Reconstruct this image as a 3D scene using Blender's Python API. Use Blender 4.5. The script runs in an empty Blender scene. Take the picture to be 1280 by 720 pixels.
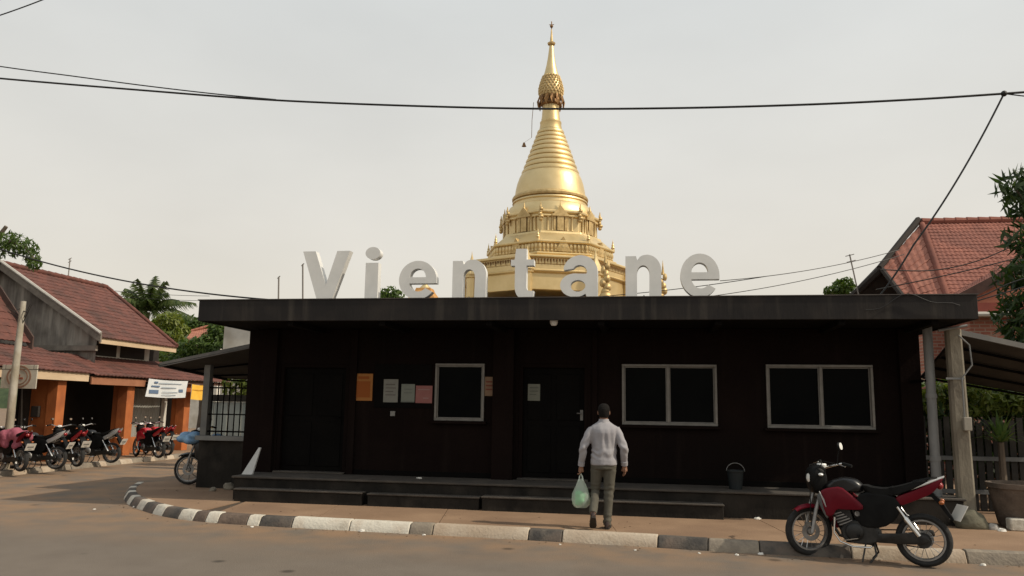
import bpy, bmesh, math, random
from mathutils import Vector, Matrix, Euler, noise
random.seed(7)
sc = bpy.context.scene
COL = sc.collection
rad = math.radians

# ------------------------------------------------------------------ camera
F, YAW, PIT, ROLL = 1000.0, rad(9.6), rad(8.53), rad(0.9)      # focal length in pixels of the 1280 wide photograph
CAM = Vector((0, 0, 1.75))
fw = Vector((-math.sin(YAW)*math.cos(PIT), math.cos(YAW)*math.cos(PIT), math.sin(PIT)))
r0 = Vector((math.cos(YAW), math.sin(YAW), 0)); u0 = r0.cross(fw)
RV = r0*math.cos(ROLL) + u0*math.sin(ROLL); UV = -r0*math.sin(ROLL) + u0*math.cos(ROLL)
cd = bpy.data.cameras.new('camera'); cam = bpy.data.objects.new('camera', cd); COL.objects.link(cam)
cd.sensor_width = 36; cd.lens = 36*F/1280; cd.clip_start = .05; cd.clip_end = 3000
m3 = Matrix((RV, UV, -fw)).transposed()
cam.matrix_world = Matrix.Translation(CAM) @ m3.to_4x4()
sc.camera = cam

def ray(x, y): return RV*((x-640)/F) + UV*((360-y)/F) + fw
def onZ(x, y, z): d = ray(x, y); return CAM + d*((z-CAM.z)/d.z)      # pixel -> point on the level z
def onY(x, y, Y): d = ray(x, y); return CAM + d*(Y/d.y)              # pixel -> point on the plane Y
def onX(x, y, X): d = ray(x, y); return CAM + d*(X/d.x)

# ------------------------------------------------------------------ sky and sun
SUN_EL, SUN_AZ = rad(42), rad(-7)            # from +X, a little to the street side
sdir = Vector((math.cos(SUN_EL)*math.cos(SUN_AZ), math.cos(SUN_EL)*math.sin(SUN_AZ), math.sin(SUN_EL)))
w = bpy.data.worlds.new('World'); sc.world = w; w.use_nodes = True
nt = w.node_tree; nt.nodes.clear()
wo = nt.nodes.new('ShaderNodeOutputWorld'); bg = nt.nodes.new('ShaderNodeBackground')
sky = nt.nodes.new('ShaderNodeTexSky'); sky.sky_type = 'NISHITA'; sky.sun_disc = False
sky.sun_elevation = SUN_EL; sky.sun_rotation = math.pi/2 - SUN_AZ
sky.air_density = 1.4; sky.dust_density = 8; sky.ozone_density = 1
tcw = nt.nodes.new('ShaderNodeTexCoord'); sep = nt.nodes.new('ShaderNodeSeparateXYZ')
ramp = nt.nodes.new('ShaderNodeValToRGB')
cr = ramp.color_ramp; cr.elements[0].position = 0.0; cr.elements[0].color = (.815, .75, .63, 1)
cr.elements[1].position = 1.0; cr.elements[1].color = (.60, .66, .68, 1)
e = cr.elements.new(.2); e.color = (.785, .745, .67, 1)
e = cr.elements.new(.5); e.color = (.705, .72, .70, 1)
nz = nt.nodes.new('ShaderNodeTexNoise'); nz.inputs['Scale'].default_value = 2.2; nz.inputs['Detail'].default_value = 5
mpw = nt.nodes.new('ShaderNodeMapping'); mpw.inputs['Scale'].default_value = (1, 1, 2.2)
nr = nt.nodes.new('ShaderNodeMapRange'); nr.inputs[1].default_value = .35; nr.inputs[2].default_value = .7
nr.inputs[3].default_value = .94; nr.inputs[4].default_value = 1.05
ml = nt.nodes.new('ShaderNodeMixRGB'); ml.blend_type = 'MULTIPLY'; ml.inputs[0].default_value = 1
mx = nt.nodes.new('ShaderNodeMixRGB'); mx.inputs[0].default_value = .82
sm = nt.nodes.new('ShaderNodeMixRGB'); sm.blend_type = 'MULTIPLY'; sm.inputs[0].default_value = 1
sm.inputs[2].default_value = (.10, .10, .10, 1)
L = nt.links.new
L(tcw.outputs['Generated'], sep.inputs[0]); L(sep.outputs[2], ramp.inputs[0])
L(tcw.outputs['Generated'], mpw.inputs[0]); L(mpw.outputs[0], nz.inputs['Vector']); L(nz.outputs[0], nr.inputs[0])
L(ramp.outputs[0], ml.inputs[1]); L(nr.outputs[0], ml.inputs[2])
L(sky.outputs[0], sm.inputs[1]); L(sm.outputs[0], mx.inputs[1]); L(ml.outputs[0], mx.inputs[2])
L(mx.outputs[0], bg.inputs[0]); bg.inputs[1].default_value = 1.13
L(bg.outputs[0], wo.inputs[0])
sl = bpy.data.lights.new('sun', 'SUN'); so = bpy.data.objects.new('sun', sl); COL.objects.link(so)
sl.energy = 3.4; sl.angle = rad(1.0); sl.color = (1, .89, .72)
so.rotation_euler = (-sdir).to_track_quat('-Z', 'Y').to_euler(); so.location = (20, -5, 30)
sc.view_settings.view_transform = 'Standard'; sc.view_settings.look = 'None'
sc.view_settings.exposure = 0; sc.view_settings.gamma = 1; sc.view_settings.use_curve_mapping = False

# ------------------------------------------------------------------ materials
MATS = {}
def M(name, c1, c2=None, scale=4, rough=.7, metal=0, bump=0, bscale=None, spec=.4, detail=6, stretch=(1, 1, 1),
      lo=.35, hi=.65, c3=None, s3=.6, coat=0, wave=None, trans=0):
    if name in MATS: return MATS[name]
    m = bpy.data.materials.new(name); m.use_nodes = True; n = m.node_tree; b = n.nodes['Principled BSDF']
    b.inputs['Roughness'].default_value = rough; b.inputs['Metallic'].default_value = metal
    b.inputs['Specular IOR Level'].default_value = spec; b.inputs['Coat Weight'].default_value = coat
    b.inputs['Base Color'].default_value = (*c1, 1); lk = n.links.new
    tc = n.nodes.new('ShaderNodeTexCoord'); mp = n.nodes.new('ShaderNodeMapping'); mp.inputs['Scale'].default_value = stretch
    lk(tc.outputs['Object'], mp.inputs[0]); out = None
    if c2:
        t = n.nodes.new('ShaderNodeTexNoise'); t.inputs['Scale'].default_value = scale; t.inputs['Detail'].default_value = detail
        t.inputs['Roughness'].default_value = .62
        lk(mp.outputs[0], t.inputs['Vector'])
        r = n.nodes.new('ShaderNodeValToRGB'); r.color_ramp.elements[0].position = lo; r.color_ramp.elements[1].position = hi
        r.color_ramp.elements[0].color = (*c1, 1); r.color_ramp.elements[1].color = (*c2, 1)
        lk(t.outputs[0], r.inputs[0]); out = r.outputs[0]
        if c3:
            t2 = n.nodes.new('ShaderNodeTexNoise'); t2.inputs['Scale'].default_value = s3; t2.inputs['Detail'].default_value = 4
            lk(tc.outputs['Object'], t2.inputs['Vector'])
            r2 = n.nodes.new('ShaderNodeMapRange'); r2.inputs[1].default_value = .48; r2.inputs[2].default_value = .68
            lk(t2.outputs[0], r2.inputs[0])
            x = n.nodes.new('ShaderNodeMixRGB'); lk(r2.outputs[0], x.inputs[0]); lk(out, x.inputs[1]); x.inputs[2].default_value = (*c3, 1); out = x.outputs[0]
        lk(out, b.inputs['Base Color'])
        rr = n.nodes.new('ShaderNodeMapRange'); rr.inputs[3].default_value = max(.03, rough-.1); rr.inputs[4].default_value = min(1, rough+.12)
        lk(t.outputs[0], rr.inputs[0]); lk(rr.outputs[0], b.inputs['Roughness'])
    if bump:
        t = n.nodes.new('ShaderNodeTexNoise'); t.inputs['Scale'].default_value = bscale or scale*6; t.inputs['Detail'].default_value = 5
        lk(mp.outputs[0], t.inputs['Vector'])
        bp = n.nodes.new('ShaderNodeBump'); bp.inputs['Strength'].default_value = bump; bp.inputs['Distance'].default_value = .02
        lk(t.outputs[0], bp.inputs['Height']); lk(bp.outputs[0], b.inputs['Normal'])
    if trans: b.inputs['Transmission Weight'].default_value = trans
    MATS[name] = m; return m

def leafmat(name, c1, c2, tr=.35):
    if name in MATS: return MATS[name]
    m = bpy.data.materials.new(name); m.use_nodes = True; n = m.node_tree; n.nodes.clear(); lk = n.links.new
    o = n.nodes.new('ShaderNodeOutputMaterial'); d = n.nodes.new('ShaderNodeBsdfPrincipled'); t = n.nodes.new('ShaderNodeBsdfTranslucent')
    ge = n.nodes.new('ShaderNodeNewGeometry'); r = n.nodes.new('ShaderNodeValToRGB')
    r.color_ramp.elements[0].color = (*c1, 1); r.color_ramp.elements[1].color = (*c2, 1)
    lk(ge.outputs['Random Per Island'], r.inputs[0]); lk(r.outputs[0], d.inputs['Base Color'])
    d.inputs['Roughness'].default_value = .5; d.inputs['Specular IOR Level'].default_value = .35
    hs = n.nodes.new('ShaderNodeHueSaturation'); hs.inputs['Value'].default_value = 1.5; hs.inputs['Saturation'].default_value = 1.15
    lk(r.outputs[0], hs.inputs['Color']); lk(hs.outputs[0], t.inputs[0])
    x = n.nodes.new('ShaderNodeMixShader'); x.inputs[0].default_value = tr
    lk(d.outputs[0], x.inputs[1]); lk(t.outputs[0], x.inputs[2]); lk(x.outputs[0], o.inputs[0])
    MATS[name] = m; return m

# ------------------------------------------------------------------ mesh building
class G:
    def __init__(s): s.v = []; s.f = []
    def add(s, vs, fs):
        k = len(s.v); s.v += [Vector(p) for p in vs]; s.f += [tuple(i+k for i in q) for q in fs]; return s
    def box(s, x0, x1, y0, y1, z0, z1):
        vs = [(x, y, z) for z in (z0, z1) for y in (y0, y1) for x in (x0, x1)]
        return s.add(vs, [(0, 2, 3, 1), (4, 5, 7, 6), (0, 1, 5, 4), (2, 6, 7, 3), (0, 4, 6, 2), (1, 3, 7, 5)])
    def rings(s, rs, cap=True, closed=False):
        n = len(rs[0]); vs = [p for r in rs for p in r]; fs = []
        m = len(rs)
        for j in range(m if closed else m-1):
            a = j*n; b = ((j+1) % m)*n
            for i in range(n):
                i2 = (i+1) % n; fs.append((a+i, a+i2, b+i2, b+i))
        if cap and not closed: fs.append(tuple(reversed(range(n)))); fs.append(tuple(range((m-1)*n, m*n)))
        return s.add(vs, fs)
    def tube(s, pts, r, n=8, cap=True, flat=1.0):
        pts = [Vector(p) for p in pts]; rs = []
        up = None
        for i, p in enumerate(pts):
            a = pts[max(0, i-1)]; b = pts[min(len(pts)-1, i+1)]; t = (b-a).normalized()
            if up is None: up = Vector((0, 0, 1)) if abs(t.z) < .9 else Vector((0, 1, 0))
            x = t.cross(up).normalized(); y = x.cross(t).normalized(); up = y
            rr = r[i] if isinstance(r, (list, tuple)) else r
            ra, rb = rr if isinstance(rr, (list, tuple)) else (rr, rr*flat)
            rs.append([p + x*math.cos(2*math.pi*k/n)*ra + y*math.sin(2*math.pi*k/n)*rb for k in range(n)])
        return s.rings(rs, cap)
    def lathe(s, prof, n=24, c=(0, 0, 0), axis='z', phase=0, cap=True, closed=False):
        c = Vector(c); rs = []
        for r, z in prof:
            ring = []
            for k in range(n):
                a = phase + 2*math.pi*k/n; x, y = r*math.cos(a), r*math.sin(a)
                ring.append(c + (Vector((x, y, z)) if axis == 'z' else Vector((x, z, y)) if axis == 'y' else Vector((z, x, y))))
            rs.append(ring)
        return s.rings(rs, cap, closed)
    def prism(s, a, b):             # two matching outlines
        n = len(a); return s.add(list(a)+list(b), [tuple(range(n)), tuple(reversed(range(n, 2*n)))] + [(i, i+n, (i+1) % n+n, (i+1) % n) for i in range(n)])
    def slab(s, quad, t):           # quad with thickness t along its normal
        q = [Vector(p) for p in quad]; nn = (q[1]-q[0]).cross(q[3]-q[0]).normalized()*t
        return s.prism(q, [p+nn for p in q])
    def ball(s, c, r, n=12, m=8):
        c = Vector(c); rx, ry, rz = r if isinstance(r, (list, tuple)) else (r, r, r); rs = []
        for j in range(1, m):
            t = math.pi*j/m
            rs.append([c+Vector((rx*math.sin(t)*math.cos(2*math.pi*k/n), ry*math.sin(t)*math.sin(2*math.pi*k/n), -rz*math.cos(t))) for k in range(n)])
        return s.rings(rs)
    def puff(s, poly, w, inset=.25, y0=0, edge=.55):   # outline in (x, z), rounded panel of half width w
        if len(poly) > 5:
            q = []
            for (ax, az), (bx, bz) in zip(poly, poly[1:]+poly[:1]): q += [(ax*.8+bx*.2, az*.8+bz*.2), (ax*.2+bx*.8, az*.2+bz*.8)]
            poly = q
        cx = sum(p[0] for p in poly)/len(poly); cz = sum(p[1] for p in poly)/len(poly); rs = []
        for yy, k in ((-w, 1-inset), (-w*.88, 1-inset*.45), (-w*edge, 1), (w*edge, 1), (w*.88, 1-inset*.45), (w, 1-inset)):
            rs.append([Vector((cx+(x-cx)*k, y0+yy, cz+(z-cz)*k)) for x, z in poly])
        return s.rings(rs)
    def mesh(s, name, smooth=40):
        me = bpy.data.meshes.new(name); me.from_pydata([tuple(p) for p in s.v], [], s.f)
        bm = bmesh.new(); bm.from_mesh(me); bmesh.ops.recalc_face_normals(bm, faces=bm.faces); bm.to_mesh(me); bm.free()
        if smooth:
            me.shade_smooth(); me.set_sharp_from_angle(angle=rad(smooth))
        return me

def obj(name, g, m=None, parent=None, world=True, bevel=0, smooth=40, kind=None, seg=2):
    me = g.mesh(name, smooth) if isinstance(g, G) else g
    o = bpy.data.objects.new(name, me); COL.objects.link(o)
    if m and not (len(me.materials) and me.materials[0]): me.materials.append(m)
    if parent:
        o.parent = parent
        if world:
            p = parent
            M4 = Matrix.Identity(4)
            while p: M4 = p.matrix_basis @ M4; p = p.parent
            me.transform(M4.inverted())
    if bevel:
        b = o.modifiers.new('bevel', 'BEVEL'); b.width = bevel; b.segments = seg; b.limit_method = 'ANGLE'; b.angle_limit = rad(35)
    if kind: o['kind'] = kind
    return o
def tag(o, label, cat, group=None):
    o['label'] = label; o['category'] = cat
    if group: o['group'] = group
    return o
def thing(name, label, cat, loc=(0, 0, 0), rotz=0, group=None):
    o = bpy.data.objects.new(name, None); COL.objects.link(o); o.empty_display_size = .2
    o.location = loc; o.rotation_euler = (0, 0, rotz)
    return tag(o, label, cat, group)
def center(o):          # move a one-mesh thing's origin to its base centre
    me = o.data; xs = [v.co for v in me.vertices]
    c = Vector(((min(p.x for p in xs)+max(p.x for p in xs))/2, (min(p.y for p in xs)+max(p.y for p in xs))/2, min(p.z for p in xs)))
    me.transform(Matrix.Translation(-c)); o.location = o.location + c; return o
def struct(o): o['kind'] = 'structure'; return o
def remesh(g, voxel, it=4, name='m'):
    me = g.mesh(name, 0); o = bpy.data.objects.new('tmp', me); TS = bpy.data.scenes.new('tmp'); TS.collection.objects.link(o)
    r = o.modifiers.new('r', 'REMESH'); r.mode = 'VOXEL'; r.voxel_size = voxel
    s = o.modifiers.new('s', 'SMOOTH'); s.iterations = it; s.factor = .5
    TS.view_layers[0].update(); dg = TS.view_layers[0].depsgraph
    out = bpy.data.meshes.new_from_object(o.evaluated_get(dg)); out.name = name
    bpy.data.objects.remove(o); bpy.data.meshes.remove(me); bpy.data.scenes.remove(TS); out.shade_smooth(); return out

def sag(a, b, s, n=24):
    a, b = Vector(a), Vector(b); return [a.lerp(b, i/n) - Vector((0, 0, 4*s*(i/n)*(1-i/n))) for i in range(n+1)]

# ================================================================== THE SETTING
asph = M('asphalt', (.132, .109, .089), (.158, .132, .108), 1.3, .9, bump=.35, bscale=60, spec=.25, detail=10, c3=(.15, .122, .096), s3=.35)
def dusty_road(m):          # dust swept up against the kerb
    n = m.node_tree; b = n.nodes['Principled BSDF']; lk = n.links.new
    old = b.inputs['Base Color'].links[0].from_socket
    tc = n.nodes.new('ShaderNodeTexCoord'); sp = n.nodes.new('ShaderNodeSeparateXYZ'); lk(tc.outputs['Object'], sp.inputs[0])
    mr = n.nodes.new('ShaderNodeMapRange'); mr.inputs[1].default_value = 8.6; mr.inputs[2].default_value = 11.0
    mr.interpolation_type = 'SMOOTHSTEP'
    sl = n.nodes.new('ShaderNodeMath'); sl.operation = 'MULTIPLY_ADD'; sl.inputs[1].default_value = .055; lk(sp.outputs[0], sl.inputs[0]); lk(sp.outputs[1], sl.inputs[2])
    lk(sl.outputs[0], mr.inputs[0])
    t = n.nodes.new('ShaderNodeTexNoise'); t.inputs['Scale'].default_value = 1.6; t.inputs['Detail'].default_value = 7; lk(tc.outputs['Object'], t.inputs['Vector'])
    r = n.nodes.new('ShaderNodeMapRange'); r.inputs[1].default_value = .3; r.inputs[2].default_value = .65; lk(t.outputs[0], r.inputs[0])
    mu = n.nodes.new('ShaderNodeMath'); mu.operation = 'MULTIPLY'; lk(mr.outputs[0], mu.inputs[0]); lk(r.outputs[0], mu.inputs[1])
    x = n.nodes.new('ShaderNodeMixRGB'); lk(mu.outputs[0], x.inputs[0]); lk(old, x.inputs[1]); x.inputs[2].default_value = (.24, .155, .095, 1)
    # dark oil spots
    v = n.nodes.new('ShaderNodeTexVoronoi'); v.inputs['Scale'].default_value = .9; lk(tc.outputs['Object'], v.inputs['Vector'])
    vr = n.nodes.new('ShaderNodeMapRange'); vr.inputs[1].default_value = .035; vr.inputs[2].default_value = .09; vr.inputs[3].default_value = .45; vr.inputs[4].default_value = 1
    lk(v.outputs[0], vr.inputs[0])
    y = n.nodes.new('ShaderNodeMixRGB'); y.blend_type = 'MULTIPLY'; y.inputs[0].default_value = 1; lk(x.outputs[0], y.inputs[1]); lk(vr.outputs[0], y.inputs[2])
    lk(y.outputs[0], b.inputs['Base Color'])
dusty_road(asph)
g = G(); N = 40; S = 420
g.add([(-S+2*S*i/N, -S+2*S*j/N+100, 0) for j in range(N+1) for i in range(N+1)], [(j*(N+1)+i, j*(N+1)+i+1, (j+1)*(N+1)+i+1, (j+1)*(N+1)+i) for j in range(N) for i in range(N)])
struct(obj('road', g, asph))

# ---- pavement in front of the building with its kerb stones
KP = [(16, 10.4), (12, 10.48), (8, 10.56), (4.36, 10.66), (1.37, 10.72), (.1, 10.85), (-1.59, 11.0), (-3.3, 11.1), (-5.0, 11.2), (-6.1, 11.3), (-6.9, 11.5), (-7.6, 11.88), (-8.5, 12.6), (-9.2, 13.35), (-9.8, 14.2), (-10.1, 14.75), (-10.3, 15.2)]
def catmull(P, k=14):
    P = [Vector(p) for p in P]; out = []
    for i in range(len(P)-1):
        a = P[max(0, i-1)]; b = P[i]; c = P[i+1]; d = P[min(len(P)-1, i+2)]
        for j in range(k):
            t = j/k; out.append(.5*((2*b)+(c-a)*t+(2*a-5*b+4*c-d)*t*t+(3*b-a-3*c+d)*t**3))
    return out+[P[-1]]
KC = catmull([(x, y, 0) for x, y in KP])
KS = [0.0]
for a, b in zip(KC, KC[1:]): KS.append(KS[-1]+(b-a).length)
def kat(s):
    s = max(0, min(KS[-1]-1e-4, s))
    i = max(j for j in range(len(KS)-1) if KS[j] <= s)
    a, b = KC[i], KC[i+1]; p = a.lerp(b, (s-KS[i])/(KS[i+1]-KS[i])); t = (b-a).normalized()
    return p, Vector((t.y, -t.x, 0))      # point and the direction into the pavement
def kn(s):
    p, n = kat(s); return p, (n if n.y > 0 or n.x > 0 else -n)
def px_of(p):
    d = p-CAM; k = d.dot(fw); return 640+F*d.dot(RV)/k
def s_at_px(x):
    lo, hi = 0.0, KS[-1]-.5
    for _ in range(40):
        m_ = (lo+hi)/2
        if px_of(kat(m_)[0]) > x: lo = m_
        else: hi = m_
    return lo
kw = M('kerb_white', (.36, .325, .265), (.56, .525, .45), 5, .85, bump=.5, bscale=30, lo=.3, hi=.5, c3=(.5, .44, .36), s3=3)
kp = M('kerb_worn', (.34, .27, .20), (.52, .45, .36), 4, .9, bump=.5, bscale=30, c3=(.33, .25, .18), s3=2)
kd = M('kerb_black', (.045, .041, .038), (.11, .095, .08), 5, .85, bump=.5, bscale=30, c3=(.13, .10, .08), s3=3)
kg = M('kerb_grey', (.16, .135, .11), (.26, .22, .17), 5, .9, bump=.5, bscale=30)
kb = M('kerb_brown', (.075, .055, .045), (.15, .11, .085), 5, .9, bump=.5, bscale=30)
KM = {'w': kw, 'p': kp, 'd': kd, 'g': kg, 'b': kb}
pav = M('pavement_concrete', (.215, .135, .082), (.285, .185, .115), 1.1, .92, bump=.3, bscale=40, detail=9, c3=(.20, .125, .078), s3=.7)
pavd = M('pavement_joint', (.07, .05, .035), None, rough=1)
inn = [(lambda q: q[0]+q[1]*.17)(kn(s*KS[-1]/90)) for s in range(91)]
g = G(); top = [Vector((p.x, p.y, .122)) for p in inn] + [Vector((-9.9, 16.4, .122)), Vector((-9.4, 24, .122)), Vector((16, 24, .122))]
g.prism(top, [Vector((p.x, p.y, -.05)) for p in top])
pave = struct(obj('pavement', g, pavd, smooth=0))
segs = [(2400, 2100, 'd'), (2100, 1850, 'w'), (1850, 1640, 'd'), (1640, 1420, 'w'), (1420, 1210, 'g'), (1210, 1065, 'p'), (1065, 950, 'd'), (950, 885, 'g'), (885, 822, 'd'), (822, 702, 'p'), (702, 660, 'd'), (660, 540, 'p'), (540, 511, 'g'), (511, 364, 'w'), (364, 324, 'd'), (324, 308, 'w'), (308, 272, 'b'), (272, 256, 'w'), (256, 241, 'b')]
ST = []
for a, b, c in segs:
    s0, s1 = s_at_px(a), s_at_px(b); n = max(1, round((s1-s0)/.95))
    for i in range(n): ST.append((s0+(s1-s0)*i/n, s0+(s1-s0)*(i+1)/n, c))
s = ST[-1][1]; k = 0
while s < KS[-1]-.3:
    l = (.36, .50)[k % 2]*random.uniform(.9, 1.1); ST.append((s, min(KS[-1], s+l), 'wd'[k % 2])); s += l; k += 1
for s0, s1, c in ST:
    if s1-s0 < .1: continue
    g = G(); rs = []; n = 5; j = random.uniform(-.006, .006)
    for i in range(n+1):
        p, nn = kn(s0+.006+(s1-s0-.012)*i/n)
        rs.append([p+nn*(-.015+j)+Vector((0, 0, -.04)), p+nn*(.0+j)+Vector((0, 0, .03)), p+nn*(.055+j)+Vector((0, 0, .125+j)), p+nn*(.08+j)+Vector((0, 0, .14+j)), p+nn*.19+Vector((0, 0, .142+j)), p+nn*.19+Vector((0, 0, -.04))])
    obj('kerb_stone', g.rings(rs), KM[c], pave, smooth=30, bevel=.012)
# concrete paving panels between joints
def inner_at_x(x):
    q = min(inn, key=lambda p: abs(p.x-x) + (0 if p.y < 12.4 else 99)); return q
JX = [16, 13, 10.5, 8, 5.6, 3.4, 1.95, -.4, -2.9, -4.75, -6.4]
for a, b in zip(JX, JX[1:]):
    g = G(); xs = [a+(b-a)*i/6 for i in range(7)]; sk = .35
    lowp = []
    for x in xs:
        q = inner_at_x(x); lowp.append((x+(-.006 if x == a else .006 if x == b else 0), q.y+.02))
    po = lowp + [(b+.006-sk, 13.4), (a-.006-sk, 13.4)]
    g.prism([Vector((x, y, .131)) for x, y in po], [Vector((x, y, .10)) for x, y in po])
    obj('paving_panel', g, pav, pave, smooth=0)
po = [(p.x, p.y) for p in inn if p.x < -6.41] + [(-9.8, 16.3), (-9.3, 23.9), (-6.76, 23.9), (-6.76, 13.4)]
g = G(); g.prism([Vector((x, y, .131)) for x, y in po], [Vector((x, y, .10)) for x, y in po])
obj('paving_panel', g, pav, pave, smooth=0)
g = G(); po = [(-6.74, 13.41), (16, 13.41), (16, 23.9), (-6.74, 23.9)]
g.prism([Vector((x, y, .131)) for x, y in po], [Vector((x, y, .10)) for x, y in po]); obj('yard_paving', g, pav, pave, smooth=0)

# ---- pavement along the shops
g = G().box(-24, -14.95, 4, 60, -.05, .115); shop_pave = struct(obj('shop_pavement', g, pav, smooth=0))
y = 4.0; k = 0
while y < 45:
    l = random.uniform(.45, .62) if k % 2 else random.uniform(.42, .55)
    g = G(); prof = [(-14.70, -.04), (-14.71, .03), (-14.76, .115), (-14.80, .125), (-14.96, .128), (-14.96, -.04)]
    jj = random.uniform(-.01, .01)
    g.rings([[Vector((x+jj, yy, z)) for x, z in prof] for yy in (y+.006, y+l-.006)])
    obj('kerb_stone', g, (kp, kg)[k % 2] if random.random() < .8 else kg, shop_pave, smooth=30, bevel=.01); y += l; k += 1

# ---- wooded hills far behind
hm = leafmat('hill_green', (.03, .05, .02), (.08, .11, .05), .1)
g = G(); nx, ny = 120, 10
def hz(x, y):
    return 7+13*math.exp(-((x+75)/45)**2)+6*math.exp(-((x-60)/50)**2) + 3.2*noise.noise((x*.09, y*.09, 0)) + 1.8*noise.noise((x*.35, y*.35, 3)) + 1.2*noise.noise((x*.9, y*.9, 5))
for j in range(ny+1):
    for i in range(nx+1):
        x = -170+300*i/nx; y = 150+j*3
        g.v.append(Vector((x, y, -1 if j == 0 else hz(x, y)*min(1, (j/4)**.6))))
g.f = [(j*(nx+1)+i, j*(nx+1)+i+1, (j+1)*(nx+1)+i+1, (j+1)*(nx+1)+i) for j in range(ny) for i in range(nx)]
struct(obj('hill', g, M('hill_woods', (.03, .05, .022), (.07, .10, .045), .5, .9, bump=1, bscale=2)))

# ================================================================== THE DARK BUILDING
wallm = M('dark_brown_paint', (.0082, .0052, .0047), (.0112, .0072, .0063), 1.2, .8, bump=.25, bscale=25, spec=.03, c3=(.0075, .0056, .0052), s3=.5)
blackm = M('black_paint', (.004, .0036, .0036), (.006, .0054, .005), 2, .6, bump=.15, bscale=20, spec=.03)
fasc = M('fascia_paint', (.016, .0145, .0145), (.026, .023, .022), 1.1, .7, bump=.2, bscale=20, spec=.15, stretch=(1, 1, .25), c3=(.032, .027, .024), s3=1.6)
def streaks(m, c, lo=.56, hi=.75):      # pale rain streaks running down the board
    n = m.node_tree; b = n.nodes['Principled BSDF']; old = b.inputs['Base Color'].links[0].from_socket
    tc = n.nodes.new('ShaderNodeTexCoord'); mp = n.nodes.new('ShaderNodeMapping'); mp.inputs['Scale'].default_value = (5, 5, .35); n.links.new(tc.outputs['Object'], mp.inputs[0])
    t = n.nodes.new('ShaderNodeTexNoise'); t.inputs['Scale'].default_value = 1; t.inputs['Detail'].default_value = 5; n.links.new(mp.outputs[0], t.inputs['Vector'])
    r = n.nodes.new('ShaderNodeMapRange'); r.inputs[1].default_value = lo; r.inputs[2].default_value = hi; r.inputs[4].default_value = .8; n.links.new(t.outputs[0], r.inputs[0])
    x = n.nodes.new('ShaderNodeMixRGB'); n.links.new(r.outputs[0], x.inputs[0]); n.links.new(old, x.inputs[1]); x.inputs[2].default_value = (*c, 1); n.links.new(x.outputs[0], b.inputs['Base Color'])
streaks(fasc, (.06, .052, .044)); streaks(wallm, (.015, .0105, .009))
soff = M('soffit_paint', (.005, .0043, .0042), (.008, .007, .0065), 2, .85, spec=.1)
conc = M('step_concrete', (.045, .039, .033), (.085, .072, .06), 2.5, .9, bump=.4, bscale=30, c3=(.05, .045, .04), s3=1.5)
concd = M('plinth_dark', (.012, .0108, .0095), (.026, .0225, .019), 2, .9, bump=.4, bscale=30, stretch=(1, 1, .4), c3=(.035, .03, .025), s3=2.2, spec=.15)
alu = M('window_aluminium', (.15, .143, .13), (.20, .19, .175), 8, .5, metal=.15)
glass = M('dark_glass', (.003, .0035, .004), (.005, .0055, .0055), 1.5, .2, spec=.02)
curt = M('curtain', (.008, .008, .009), (.014, .014, .014), 6, .9, stretch=(6, 6, .3))
galv = M('grey_pipe', (.15, .155, .155), (.22, .22, .215), 6, .6, bump=.1, stretch=(1, 1, .3))
B = thing('office_building', 'low dark brown flat-roofed building with wide overhanging roof and raised porch', 'building', (-1.4, 15, .13))
OPEN = [(-6.70, -5.36, .50, 2.50), (-3.73, -2.83, 1.51, 2.52), (-2.22, -1.0, .50, 2.53), (-.42, 1.17, 1.50, 2.53), (1.97, 3.66, 1.49, 2.54)]
g = G(); x = -7.02
for a, b, z0, z1 in OPEN:
    g.box(x, a, 14, 14.2, .5, 3.14)
    if z0 > .6: g.box(a, b, 14, 14.2, .5, z0)
    g.box(a, b, 14, 14.2, z1, 3.14); x = b
g.box(x, 4.34, 14, 14.2, .5, 3.14)
g.box(-7.02, -6.82, 14.2, 19, .1, 3.14); g.box(4.14, 4.34, 14.2, 19, .1, 3.14); g.box(-6.82, 4.14, 18.8, 19, .1, 3.14); g.box(-6.82, 4.14, 14.2, 18.8, .3, .5)
obj('wall', g, wallm, B, smooth=0)
for a, b, d in ((-7.05, -6.74, .10), (-5.33, -5.2, .05), (-2.66, -2.29, .16), (-.93, -.84, .05), (4.05, 4.37, .12)):
    obj('pilaster', G().box(a, b, 14-d, 14.02, .5, 3.13), wallm, B, bevel=.008)
for a, b in ((-5.19, -2.67), (-.83, 4.04)):
    obj('skirting', G().box(a, b, 13.975, 14.01, .5, .62), blackm, B, bevel=.004)
# roof slab
R_ = obj('roof_slab', G().box(-7.49, 4.72, 12.53, 19.3, 3.15, 3.47), soff, B, smooth=0)
obj('fascia', G().box(-7.52, 4.75, 12.47, 12.53, 3.13, 3.485), fasc, R_, bevel=.006)
obj('fascia', G().box(-7.525, -7.49, 12.531, 19.3, 3.13, 3.485), fasc, R_, bevel=.004)
obj('fascia', G().box(4.72, 4.755, 12.531, 19.3, 3.13, 3.485), fasc, R_, bevel=.004)
obj('flashing', G().box(-7.54, 4.77, 12.455, 12.62, 3.487, 3.50), M('flashing_metal', (.06, .052, .048), (.10, .085, .075), 3, .5, metal=.3), R_)
# soffit joists of the porch ceiling
for x in (-5.9, -4.3, -2.5, -.7, 1.1, 2.9, 4.2):
    obj('soffit_beam', G().box(x-.05, x+.05, 12.6, 13.98, 3.06, 3.149), soff, B)
lp = onY(692, 401, 12.62)
g = G().lathe([(.0001, -.055), (.04, -.05), (.058, -.02), (.06, 0), (.065, .0), (.065, .035), (.0001, .035)], 16, (lp.x, 12.66, 3.112))
obj('porch_lamp', g, M('lamp_white', (.7, .7, .68), rough=.4), B)
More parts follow.
